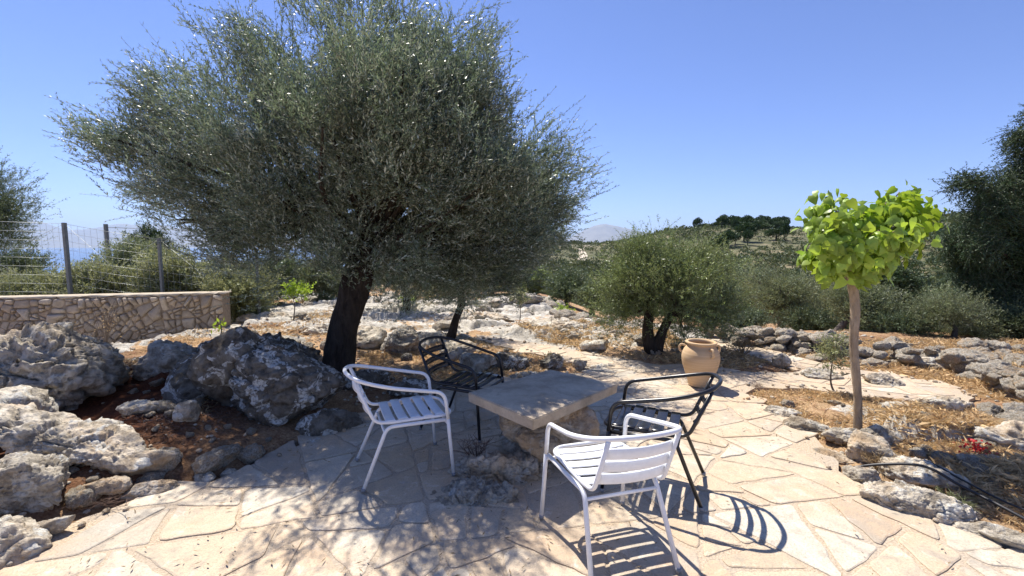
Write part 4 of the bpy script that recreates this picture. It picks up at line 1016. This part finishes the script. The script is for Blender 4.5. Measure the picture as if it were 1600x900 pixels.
# dirt track on the hill
def track():
    pts = [(884, 405), (905, 396), (912, 388), (908, 381), (925, 378)]
    P = []
    for (px, py), D in zip(pts, (95, 120, 150, 185, 210)):
        q = at(px, py, D); P.append((q[0], q[1], 0))
    P = smooth_path(P, 10); T = norm(np.gradient(P, axis=0)); N = np.stack([-T[:, 1], T[:, 0], T[:, 2] * 0], -1); V = []
    for p, nn in zip(P, N):
        for s in (-1.3, 1.3):
            q = p + nn * s; V.append((q[0], q[1], hz(q[0], q[1]) + .12))
    F = [(2 * i, 2 * i + 1, 2 * i + 3, 2 * i + 2) for i in range(len(P) - 1)]
    m = MB(); m.add(V, F); structure(m.obj('dirt_road', mat_plain('dusty_track', (.55, .47, .37), .95, 0, .15, 1)))
track()

# ------------------------------------------------------------------ sea and distant mountains
def m_sea():
    m = NT('sea_water'); c = m.coord('Object'); n = m.noise(c, 0.02, 4, .6)
    m.principled((.03, .09, .20), 0.25, m.bump(n, .3, 2.0)); return m.m
mb = MB(); mb.add([(-28000, 300, -62), (28000, 300, -62), (28000, 40000, -62), (-28000, 40000, -62)], [(0, 1, 2, 3)])
structure(mb.obj('sea', m_sea()))
def mountains(pts, D, name, seed):
    xs = np.interp(np.linspace(0, 1, 160), np.linspace(0, 1, len(pts)), [p[0] for p in pts]); ysx = np.interp(xs, [p[0] for p in pts], [p[1] for p in pts])
    V = []; rows = 14
    for j in range(rows):
        t = j / (rows - 1)
        for i, (px, py) in enumerate(zip(xs, ysx)):
            top = at(px, py, D)[2] + 62; q = at(px, 385, D * (1 - .22 * (1 - t)))
            hh = top * t ** 1.3; V.append((q[0], q[1], hh))
    V = np.array(V); nn = fbm(V * np.array((1, 1, 0)) / 1800.0, 5, seed, True); V[:, 2] = V[:, 2] * (1 + .10 * nn * 1) - 64
    n = 160; i = np.arange(rows - 1)[:, None] * n + np.arange(n - 1)[None]
    F = np.stack([i, i + 1, i + n + 1, i + n], -1).reshape(-1, 4); base = len(V)
    back = V[-n:] + np.array((0, D * .15, 0)); back[:, 2] = -64
    F2 = np.array([(base - n + k, base - n + k + 1, base + k + 1, base + k) for k in range(n - 1)])
    m = MB(); m.add(np.concatenate([V, back]), np.concatenate([F, F2])); structure(m.obj(name, mat_plain('mountain_slope', (.22, .20, .16), .95, 0, .3, .002)))
mountains([(-700, 372), (-300, 350), (0, 352), (60, 345), (110, 362), (150, 358), (200, 350), (260, 354), (330, 366), (420, 375), (520, 384)], 26000, 'mountains', 3)
mountains([(840, 384), (890, 372), (910, 362), (930, 354), (945, 352), (965, 356), (1000, 362), (1040, 372), (1100, 376), (1180, 384)], 24000, 'mountains', 4)

# ------------------------------------------------------------------ haze
def haze():
    m = MB(); m.add(*box(-30000, 30000, -7000, 32000, -260, 1500)); hz_ = NT('pale_haze')
    v = hz_.n('VolumePrincipled'); v.inputs['Color'].default_value = (.56, .73, 1, 1); v.inputs['Density'].default_value = 3.6e-5; v.inputs['Anisotropy'].default_value = 0.2
    hz_.t.links.new(v.outputs[0], hz_.out.inputs['Volume'])
    o = m.obj('haze', hz_.m, smooth=False); o['kind'] = 'stuff'; o['label'] = 'thin blue summer haze fading the far mountains'; o['category'] = 'haze'
haze()

# ------------------------------------------------------------------ table
def build_table():
    zt = 0.52; c = [gz(833, 656, zt), gz(965, 600, zt), gz(860, 577, zt), gz(731, 613, zt)]
    ctr = np.mean(c, 0); ctr[2] = 0
    root = thing('garden_table', 'square grey stone slab table on a stacked rock pedestal', 'table', tuple(ctr))
    ca = [q - ctr for q in c]; th = .071; V = []; n = 4
    bm = bmesh.new(); top = [bm.verts.new((q[0], q[1], zt)) for q in ca]; bot = [bm.verts.new((q[0] * .995, q[1] * .995, zt - th)) for q in ca]
    bm.faces.new(top); bm.faces.new(bot[::-1])
    for k in range(4): bm.faces.new((top[k], bot[k], bot[(k + 1) % 4], top[(k + 1) % 4]))
    bmesh.ops.recalc_face_normals(bm, faces=bm.faces[:])
    bmesh.ops.bevel(bm, geom=bm.edges[:], offset=.006, segments=2, affect='EDGES'); bm.verts.index_update()
    m = NT('cast_stone'); co = m.coord('Object'); n1 = m.noise(co, 5, 6, .65); n2 = m.noise(co, 70, 5, .7)
    col = m.ramp(n1, [(.32, (.36, .285, .20)), (.5, (.50, .41, .30)), (.7, (.60, .51, .38))]); col = m.mix(m.ramp(n2, [(.3, .4), (.48, 0.)]), col, (.25, .22, .18))
    st2 = m.ramp(m.noise(co, 2.5, 8, .75, 1.0), [(.52, 0.), (.6, .6)]); col = m.mix(st2, col, (.27, .225, .17))
    m.principled(col, .8, m.bump(n2, .6, .006, m.bump(n1, .5, .01)), spec=.3)
    mb = MB(); mb.add([tuple(v.co) for v in bm.verts], [tuple(v.index for v in f.verts) for f in bm.faces]); bm.free()
    mb.obj('table_top', m.m, root, smooth=False)
    spec = [((-.05, -.20, .20), (.17, .14, .12), 101, 'rock_warm'), ((.16, -.10, .27), (.20, .16, .17), 102, 'rock_warm'), ((-.14, .02, .28), (.17, .18, .17), 103, 'rock_warm'), ((.10, .12, .24), (.22, .18, .20), 104, 'rock'), ((.28, .12, .22), (.12, .12, .12), 105, 'rock_warm'), ((-.02, -.10, .36), (.20, .14, .09), 106, 'rock_warm'), ((.12, .02, .38), (.20, .17, .07), 107, 'rock'), ((.0, .05, .10), (.34, .26, .11), 108, 'rock'), ((.33, .02, .09), (.11, .10, .10), 109, 'rock_warm')]
    for p, s, sd, mt in spec:
        W, F = rock_geo(sd, 5, 16, .07, size=s, cracks=.03); mb = MB(); W = W + np.array(p); W[:, 2] = np.minimum(W[:, 2], zt - th - .002 - .004 * (sd % 3)); mb.add(W, F); mb.obj('pedestal_stone', M[mt], root)
build_table()

# ------------------------------------------------------------------ chairs
def slat(mb, x0, x1, y, z, wid, bow=0.0, axis='y', th=.0016, nx=9, lip=.004):
    """thin bowed strip running in x; 'y' lies flat, 'z' stands up"""
    V = []; t = np.linspace(-1, 1, nx); prof = [(-1, -lip), (-.82, 0), (.82, 0), (1, -lip)]
    for q in t:
        x = (x0 + x1) / 2 + (x1 - x0) / 2 * q; dep = bow * (1 - q * q)
        for a, l in prof:
            if axis == 'y': V.append((x, y + wid / 2 * a, z - dep + l))
            else: V.append((x, y - dep - l, z + wid / 2 * a))
    n = len(V); off = np.array((0, 0, -th * 2)) if axis == 'y' else np.array((0, th * 2, 0))
    V = np.array(V); V2 = V + off; F = []
    for i in range(nx - 1):
        for k in range(3):
            a = i * 4 + k; F.append((a, a + 1, a + 5, a + 4)); F.append((n + a, n + a + 4, n + a + 5, n + a + 1))
        F.append((i * 4, i * 4 + 4, n + i * 4 + 4, n + i * 4)); F.append((i * 4 + 3, n + i * 4 + 3, n + i * 4 + 7, i * 4 + 7))
    F.append((0, n, n + 1, 1)); F.append((1, n + 1, n + 2, 2)); F.append((2, n + 2, n + 3, 3))
    e = (nx - 1) * 4
    F.append((e, e + 1, n + e + 1, n + e)); F.append((e + 1, e + 2, n + e + 2, n + e + 1)); F.append((e + 2, e + 3, n + e + 3, n + e + 2))
    mb.add(np.concatenate([V, V2]), F)
def make_chair(label, loc, rz, paint, slatm, group):
    root = thing('armchair', label, 'chair', loc, rz, group); TR = .0125; pm = M[paint]
    for s in (-1, 1):                                    # front legs
        m = MB(); m.add(*tube([(s * .262, .285, 0.012), (s * .250, .262, .30), (s * .247, .255, .40)], TR, 14)); fl = m.obj('front_leg', pm, root)
        m = MB(); m.add(*tube(round_path([(s * .228, -.300, .012), (s * .196, -.140, .385), (s * .215, -.05, .392), (s * .236, .250, .392)], [0, .09, .05, 0], 8), TR, 14)); rl = m.obj('rear_leg', pm, root)
        for y, x, par in ((.286, .262, fl), (-.301, .228, rl)):
            m = MB(); m.add(*tube([(s * x, y, 0), (s * x, y, .022)], TR + .0018, 14)); m.obj('foot_cap', M['plug'], par)
    arm = [(.247, .255, .40), (.243, .235, .585), (.252, .08, .618), (.262, -.14, .668), (.215, -.325, .722), (0, -.395, .742), (-.215, -.325, .722), (-.262, -.14, .668), (-.252, .08, .618), (-.243, .235, .585), (-.247, .255, .40)]
    m = MB(); m.add(*tube(round_path(arm, [0, .07, .08, .10, .13, .13, .13, .10, .08, .07, 0], 8), TR, 14)); m.obj('arm_loop', pm, root)
    fr = [(.178, -.335, .715), (.185, -.215, .425), (.190, -.12, .412), (.208, .10, .418), (.205, .245, .412), (.15, .30, .405), (-.15, .30, .405), (-.205, .245, .412), (-.208, .10, .418), (-.190, -.12, .412), (-.185, -.215, .425), (-.178, -.335, .715)]
    m = MB(); m.add(*tube(round_path(fr, [0, .07, .05, .08, .06, .05, .05, .06, .08, .05, .07, 0], 8), TR * .92, 14)); m.obj('seat_frame', pm, root)
    m = MB(); m.add(*tube([(-.205, -.155, .352), (.205, -.155, .352)], .009, 10)); m.obj('rear_crossbar', pm, root)
    m = MB(); m.add(*tube([(-.247, .250, .372), (.247, .250, .372)], .009, 10)); m.obj('front_crossbar', pm, root)
    sm = M[slatm]
    for k in range(5):
        y = -.115 + k * .082; hw = .195 + .006 * min(k, 3) - (.012 if k == 4 else 0)
        m = MB(); slat(m, -hw, hw, y, .428 + .004 * (k in (1, 2, 3)), .064, .010, 'y'); m.obj('seat_slat', sm, root)
    for k in range(3):
        z = .495 + k * .073; y = -.215 - (z - .425) / .29 * .12 + .004
        m = MB(); slat(m, -.183, .183, y, z, .052, .032, 'z'); m.obj('back_slat', sm, root)
    return root
FEET = {'RR': (.228, -.301, 0), 'RL': (-.228, -.301, 0), 'FR': (.262, .286, 0), 'FL': (-.262, .286, 0), 'TOP': (0, -.41, .75)}
def chair_at(label, obs, paint, slatm, group='armchairs around the table'):
    A = np.array([FEET[k][:2] for k in obs]); B = np.array([gz(*v, FEET[k][2] + .012)[:2] for k, v in obs.items()])
    ca, cb = A.mean(0), B.mean(0); a_, b2 = A - ca, B - cb
    th = math.atan2(np.sum(a_[:, 0] * b2[:, 1] - a_[:, 1] * b2[:, 0]), np.sum(a_ * b2)); c, s_ = math.cos(th), math.sin(th)
    pos = cb - np.array((ca[0] * c - ca[1] * s_, ca[0] * s_ + ca[1] * c))
    return make_chair(label, (pos[0], pos[1], .013), th, paint, slatm, group)
chair_at('white metal armchair on the left facing the table in the olive shade', {'RR': (568, 767), 'RL': (556, 720), 'FR': (712, 743), 'FL': (680, 695)}, 'white_paint', 'slat_white')
chair_at('white metal armchair in the front with its back to the camera', {'RR': (1058, 893), 'FL': (847, 810)}, 'white_paint', 'slat_white')
chair_at('black metal armchair right of the table in the sun', {'RR': (1101, 745), 'RL': (1103, 792), 'TOP': (1126, 594)}, 'black_paint', 'slat_black')
chair_at('black metal armchair behind the table in deep shade', {'FR': (750, 690), 'FL': (787, 657), 'RR': (661, 671)}, 'black_paint', 'slat_black')

# ------------------------------------------------------------------ clay jar
def build_jar():
    p = gz(1093, 601, 0.012); root = thing('clay_jar', 'large buff clay jar with small loop handles at the shoulder on the path', 'jar', tuple(p))
    m = NT('buff_clay'); co = m.coord('Object'); z = m.mapped(co, (.4, .4, 22)); n = m.noise(z, 2.2, 4, .6); n2 = m.noise(co, 5, 5, .6)
    col = m.ramp(n, [(.3, (.52, .35, .19)), (.6, (.63, .45, .27)), (.8, (.70, .53, .34))]); col = m.mix(m.ramp(n2, [(.5, 0.), (.7, .5)]), col, (.60, .36, .17))
    m.principled(col, .8, m.bump(n, .35, .006), spec=.3)
    prof = [(.0, 0), (.112, 0), (.122, .012), (.135, .06), (.165, .15), (.192, .24), (.203, .31), (.198, .36), (.178, .41), (.152, .445), (.140, .462), (.142, .470), (.162, .478), (.168, .487), (.165, .498), (.150, .502), (.136, .496), (.130, .47), (.150, .43), (.185, .36), (.188, .28), (.150, .14), (.11, .03), (0, .02)]
    P = smooth_path([(a, 0, b) for a, b in prof], 3); S = 48; V = []; F = []
    for a, _, b in P:
        for k in range(S):
            t = k / S * 2 * math.pi; V.append((a * math.cos(t), a * math.sin(t), b))
    for i in range(len(P) - 1):
        for k in range(S): F.append((i * S + k, i * S + (k + 1) % S, (i + 1) * S + (k + 1) % S, (i + 1) * S + k))
    mb = MB(); mb.add(V, F); mb.obj('body', m.m, root)
    for s in (0, 2.3, 3.6):
        t = [0.15, 2.6, 4.9][[0, 2.3, 3.6].index(s)]; e = np.array((math.cos(t), math.sin(t), 0))
        path = smooth_path([e * .165 + np.array((0, 0, .432)), e * .208 + np.array((0, 0, .445)), e * .232 + np.array((0, 0, .412)), e * .222 + np.array((0, 0, .372)), e * .190 + np.array((0, 0, .352))], 6)
        mb = MB(); mb.add(*tube(path, .0125, 10)); mb.obj('handle', m.m, root)
build_jar()

# ------------------------------------------------------------------ young lime green tree
def heart_leaves(mb, P, D, N, L, r):
    n = len(P); D = norm(D); S = norm(np.cross(D, N)); N = np.cross(S, D)
    out = [(0, 0), (-.06, .28), (.12, .46), (.42, .44), (.74, .24), (1.0, 0)]          # (along, half width)
    V = []; mid = [0, .14, .42, .74]
    pts = [(0., 0., 0.), (-.05, .28, .03), (.14, .46, -.02), (.44, .42, -.05), (.76, .22, -.10), (1.05, 0, -.18), (.76, -.22, -.10), (.44, -.42, -.05), (.14, -.46, -.02), (-.05, -.28, .03), (.30, 0, .05), (.62, 0, .0)]
    F = [(0, 10, 2, 1), (2, 10, 11, 3), (3, 11, 5, 4), (0, 9, 8, 10), (8, 7, 11, 10), (7, 6, 5, 11)]
    L = L[:, None]; curl = r.uniform(.6, 2.6, (n, 1)); W = r.uniform(.8, 1.05, (n, 1))
    V = np.stack([P + D * L * a + S * L * b * W + N * L * c * curl for a, b, c in pts], 1).reshape(-1, 3)
    F = (np.array(F)[None] + np.arange(n)[:, None, None] * 12).reshape(-1, 4)
    mb.add(V, F, 0, rnd=np.repeat(r.uniform(0, 1, n), 6))
def lime_tree():
    d = 3.62; base = gz(1340, 680, 0); base[2] = hz(base[0], base[1]) - .02; d = base[1]
    root = thing('lime_leaf_tree', 'young tree with a smooth pale trunk and a small crown of big lime green leaves', 'tree', tuple(base))
    r = np.random.default_rng(55); mb = MB(); pts = smooth_path([at(1340, 690, d), at(1340, 620, d), at(1334, 540, d), at(1336, 480, d), at(1330, 430, d)], 10) - base
    mb.add(*tube(pts, np.interp(np.linspace(0, 1, len(pts)), [0, .06, .5, 1], [.042, .033, .030, .040]), 16, lump=.16, seed=4, lf=9))
    top = pts[-1]; P = []; D = []
    ends = [(1290, 310, 0), (1275, 350, -.1), (1270, 400, .1), (1300, 380, -.2), (1320, 345, .15), (1345, 380, -.2), (1385, 315, 0), (1420, 330, .1), (1445, 355, -.05), (1435, 310, .15), (1400, 360, -.2), (1370, 345, .2), (1300, 420, -.1), (1385, 405, -.1), (1350, 330, 0), (1455, 340, .1), (1272, 325, .1), (1310, 330, -.15), (1410, 385, .1), (1330, 410, .15), (1290, 395, .2), (1360, 420, -.1), (1405, 300, .1), (1425, 365, -.1)]
    for ex, ey, dd in ends:
        e = at(ex, ey, d + dd * 1.4) - base; q = top + (e - top) * .5 + np.array((0, 0, .04)) + r.normal(0, .03, 3)
        path = smooth_path([top - np.array((0, 0, .03)), q, e], 6); mb.add(*tube(path, np.linspace(.020, .004, len(path)), 7, cap=False))
        for k in range(60):
            t = r.uniform(.62, 1.04); pp_ = top + (e - top) * t + r.normal(0, .048, 3); o_ = norm(norm(pp_ - top) * .5 + r.normal(0, .7, 3) + np.array((0, 0, -1.1)))
            P.append(pp_); D.append(o_)
    mb.obj('trunk', M['bark_light'], root)
    P = np.array(P); D = np.array(D); c = np.mean(P, 0); N = norm(P - c) + np.array((0, -.2, .5)) + r.normal(0, .35, P.shape)
    mb = MB(); heart_leaves(mb, P, D, N, r.uniform(.045, .10, len(P)), r); mb.obj('crown', M['lime'], root)
lime_tree()

# ------------------------------------------------------------------ small things
def hose(pts, label, rad):
    P = []
    for x, y, dz in pts:
        q = gz(x, y, .05); P.append((q[0], q[1], hz(q[0], q[1]) + dz))
    m = MB(); m.add(*tube(smooth_path(P, 10), rad, 10)); tag(m.obj('irrigation_hose', M['hose']), label, 'hose')
hose([(1318, 722, .03), (1370, 735, .10), (1440, 752, .16), (1500, 770, .10), (1560, 797, .08), (1620, 822, .05), (1700, 850, .04)], 'black irrigation hose running over the rocks to the lower right', .009)
hose([(1420, 718, .03), (1450, 738, .12), (1500, 762, .10), (1570, 790, .07), (1640, 815, .05), (1700, 835, .04)], 'thinner black hose lying behind the irrigation hose', .006)

def flower():
    p = gz(1520, 722, 0); root = thing('red_flower', 'small plant with bright red flowers in the dry bed', 'flower', (p[0], p[1], hz(p[0], p[1]))); r = np.random.default_rng(61)
    m = MB()
    for k in range(9):
        e = np.array((r.normal(0, .07), r.normal(0, .05), r.uniform(.06, .13))); m.add(*tube([(0, 0, 0), tuple(e * .5 + (0, 0, .01)), tuple(e)], .0018, 4))
    m.obj('stem', M['deadtwig'], root); n = 90
    P = np.stack([r.normal(0, .055, n), r.normal(0, .04, n), r.uniform(.05, .14, n)], -1); m = MB(); leaf_quads(m, P, r.normal(0, 1, (n, 3)), r.normal(0, 1, (n, 3)), .026, .018, r.uniform(0, 1, n)); m.obj('petals', M['red'], root, smooth=False)
flower()
def drybush(px, py, n, hgt, spread, label, matn='deadtwig', seed=1, rad=.0016, name='dry_weed', z=None, leaves=0, leafm='shrub'):
    p = gz(px, py, 0); g_ = hz(p[0], p[1]) if z is None else z; r = np.random.default_rng(seed)
    root = thing(name, label, 'weed', (p[0], p[1], max(g_, 0) if z is None and patio_dist(p[:1], p[1:2])[0] < 0 else g_)); m = MB(); T = []
    for k in range(n):
        e = np.array((r.normal(0, spread), r.normal(0, spread), hgt * r.uniform(.5, 1.1))); q = e * .5 + np.array((*r.normal(0, .03, 2), hgt * .1)); m.add(*tube(smooth_path([(0, 0, 0), q, e], 3), rad, 4)); T.append(e)
        for j in range(3):
            s = q + (e - q) * r.uniform(0, .7); f = s + np.array((*r.normal(0, spread * .4, 2), hgt * r.uniform(.05, .3))); m.add(*tube([s, f], rad * .7, 3)); T.append(f)
    m.obj('stems', M[matn], root)
    if leaves:
        T = np.array(T); i = r.integers(0, len(T), leaves); P = T[i] * r.uniform(.4, 1, (leaves, 1)) + r.normal(0, .01, (leaves, 3)); m = MB(); leaf_quads(m, P, r.normal(0, 1, (leaves, 3)) + np.array((0, 0, .5)), r.normal(0, 1, (leaves, 3)), .028, .012, r.uniform(0, 1, leaves)); m.obj('leaves', M[leafm], root, smooth=False)
drybush(745, 722, 34, .17, .085, 'dry brown thistle growing at the table pedestal', seed=2)
drybush(40, 528, 30, .45, .35, 'twiggy bush with sparse leaves in front of the stone wall', 'deadtwig', 3, .004, leaves=260, leafm='olive')
drybush(168, 560, 22, .6, .18, 'pale dry weed stalks in front of the wall', 'wood', 4, .003, leaves=90, leafm='straw')
drybush(440, 668, 20, .10, .12, 'dead roots at the foot of the big lichen boulder', seed=5)
drybush(155, 790, 18, .08, .12, 'dead twigs on the red bank beside the paving', seed=6)
drybush(1492, 795, 34, .10, .06, 'small green tuft of weeds below the hose', 'shrub', 7, .002)
drybush(862, 562, 24, .12, .07, 'green weed on the mossy rock behind the table', 'olive_bright', 8, .002, leaves=60, leafm='olive_bright')
drybush(1160, 556, 40, .28, .14, 'straw coloured weed beside the clay jar', 'straw', 9, .003)
drybush(1372, 735, 40, .11, .07, 'golden grass tuft in front of the ochre block', 'straw', 10, .0016)
drybush(1180, 604, 14, .04, .05, 'tiny brown weed on the path right of the jar', seed=11)
for px, py, top, lab in ((347, 548, 500, 'thin sapling stake in front of the stone wall end'),):
    p = gz(px, py, .05); t_ = at(px, top, p[1]); root = thing('sapling', lab, 'sapling', (p[0], p[1], hz(p[0], p[1])))
    h_ = t_[2] - hz(p[0], p[1]); m = MB(); m.add(*tube([(0, 0, -.02), (.01, 0, h_ * .5), (0, 0, h_)], .008, 6)); m.obj('stem', M['twig'], root)
    r = np.random.default_rng(5); n = 14; P = np.stack([r.normal(0, .06, n), r.normal(0, .05, n), r.uniform(h_ * .6, h_, n)], -1); m = MB(); leaf_quads(m, P, r.normal(0, 1, (n, 3)), r.normal(0, 1, (n, 3)), .08, .04, r.uniform(0, 1, n)); m.obj('leaves', M['lime'], root, smooth=False)

# ------------------------------------------------------------------ dry grass and litter
def grass(polys, n, label, seed, hmin=.03, hmax=.10, lay=0.6, name='dry_grass', mat='straw', wdt=.0035):
    r = np.random.default_rng(seed); P = []
    for poly, frac in polys:
        xs = [p[0] for p in poly]; ys = [p[1] for p in poly]; k = int(n * frac * 2.2)
        # sample uniformly on the ground inside the unprojected polygon
        W = [tuple(gz(x, y)[:2]) for x, y in poly]; wx = [p[0] for p in W]; wy = [p[1] for p in W]
        q = r.uniform((min(wx), min(wy)), (max(wx), max(wy)), (k, 2)); c = fbm(p3(q[:, 0] * 1.4, q[:, 1] * 1.4), 3, seed) + r.uniform(-.35, .35, k)
        pd = patio_dist(q[:, 0], q[:, 1]); keep = inside(W, q[:, 0], q[:, 1]) & (c > 0.0) & (pd > 0.03); P.append(q[keep][:int(n * frac)])
    P = np.concatenate(P); m = len(P); z = H(P[:, 0], P[:, 1]); S = np.stack([P[:, 0], P[:, 1], z - .005], -1)
    D = np.stack([r.normal(0, lay, m), r.normal(0, lay, m), r.uniform(.25, 1, m)], -1); D = norm(D); side = norm(np.cross(D, r.normal(0, 1, (m, 3)))); L = r.uniform(hmin, hmax, m)[:, None]; w_ = wdt * (1 + .12 * P[:, 1:2])
    bend = r.normal(0, .3, (m, 3)); bend[:, 2] = -.25
    V = np.stack([S - side * w_ / 2, S + side * w_ / 2, S + D * L * .55 + bend * L * .25 + side * w_ * .35, S + D * L + bend * L], 1).reshape(-1, 3)
    mb = MB(); mb.add(V, np.arange(4 * m).reshape(m, 4), 0, rnd=r.uniform(0, 1, m)); stuff(mb.obj(name, M[mat], smooth=False), label, 'grass')
grass([([(1150, 608), (1300, 612), (1520, 650), (1600, 680), (1640, 850), (1450, 770), (1320, 700), (1220, 640)], 1.0)], 42000, 'dry straw grass in the bed right of the paving', 1, .03, .11, .8)
grass([([(180, 575), (345, 525), (520, 490), (540, 560), (300, 600)], .45), ([(560, 560), (760, 530), (900, 570), (780, 592), (620, 600)], .55)], 36000, 'dry straw grass around the big olive trunk', 2, .03, .10, .9)
grass([([(800, 520), (960, 510), (1190, 560), (1170, 580), (1040, 566), (850, 534)], .5), ([(1180, 565), (1300, 535), (1620, 535), (1620, 640), (1420, 590)], .6)], 56000, 'dry straw grass beyond the path under the trees', 3, .04, .14, .8)
grass([([(90, 800), (110, 740), (240, 680), (300, 640), (480, 680), (440, 700), (330, 742), (200, 780)], 1.0)], 9000, 'brown leaf litter on the red soil bank', 4, .02, .06, 1.8, name='leaf_litter', mat='deadtwig', wdt=.005)

def patio_litter():
    r = np.random.default_rng(6); q = r.uniform((-3.5, 1.5), (3, 6.5), (2600, 2)); keep = patio_dist(q[:, 0], q[:, 1]) < -.05; keep &= (fbm(p3(q[:, 0] * 1.1, q[:, 1] * 1.1), 3, 4) + r.uniform(-.4, .4, len(q))) > 0; q = q[keep]; n = len(q)
    P = np.stack([q[:, 0], q[:, 1], np.full(n, .024)], -1); D = r.normal(0, 1, (n, 3)); D[:, 2] *= .12; N = r.normal(0, .25, (n, 3)) + np.array((0, 0, 1)); mb = MB()
    leaf_quads(mb, P, D, N, r.uniform(.02, .05, n), r.uniform(.005, .011, n), r.uniform(0, 1, n)); stuff(mb.obj('fallen_leaves', M['litter'], smooth=False), 'dry olive leaves fallen on the paving', 'leaves')
M['litter'] = mat_leaf('dry_leaf', (.24, .17, .10), (.34, .28, .19), .1, .7, .5)
patio_litter()

grass([([(170, 600), (330, 590), (360, 640), (300, 690), (210, 690)], 1.0)], 9000, 'straw and dry weeds between the left boulders', 5, .03, .09, 1.0)
def pebbles():
    r = np.random.default_rng(12); m = MB(); V0, F0 = rock_geo(5, 2, 7, .1, sharp=50, size=(1, .8, .6)); q = r.uniform((-6, 1.2), (6.5, 9), (9000, 2)); pd = patio_dist(q[:, 0], q[:, 1]); c = fbm(p3(q[:, 0] * 1.2, q[:, 1] * 1.2), 3, 44)
    keep = ((pd > .02) & (c + r.uniform(-.3, .3, len(q)) > .02)) | ((pd < -.0) & (pd > -.12) & (r.uniform(0, 1, len(q)) < .5)); q = q[keep]; z = np.where(patio_dist(q[:, 0], q[:, 1]) < 0.03, .008, H(q[:, 0], q[:, 1]))
    for p, zz in zip(q, z):
        a = r.uniform(0, 6.28); s_ = r.uniform(.004, .017) * (1 + .12 * p[1]); c_, d_ = math.cos(a), math.sin(a); W = V0 @ np.array(((c_, d_, 0), (-d_, c_, 0), (0, 0, 1))) * s_
        m.add(W + np.array((p[0], p[1], zz + s_ * .3)), F0)
    stuff(m.obj('pebbles', M['rock_warm'], smooth=False), 'small pebbles and stone chips over the dry soil', 'pebbles')
pebbles()
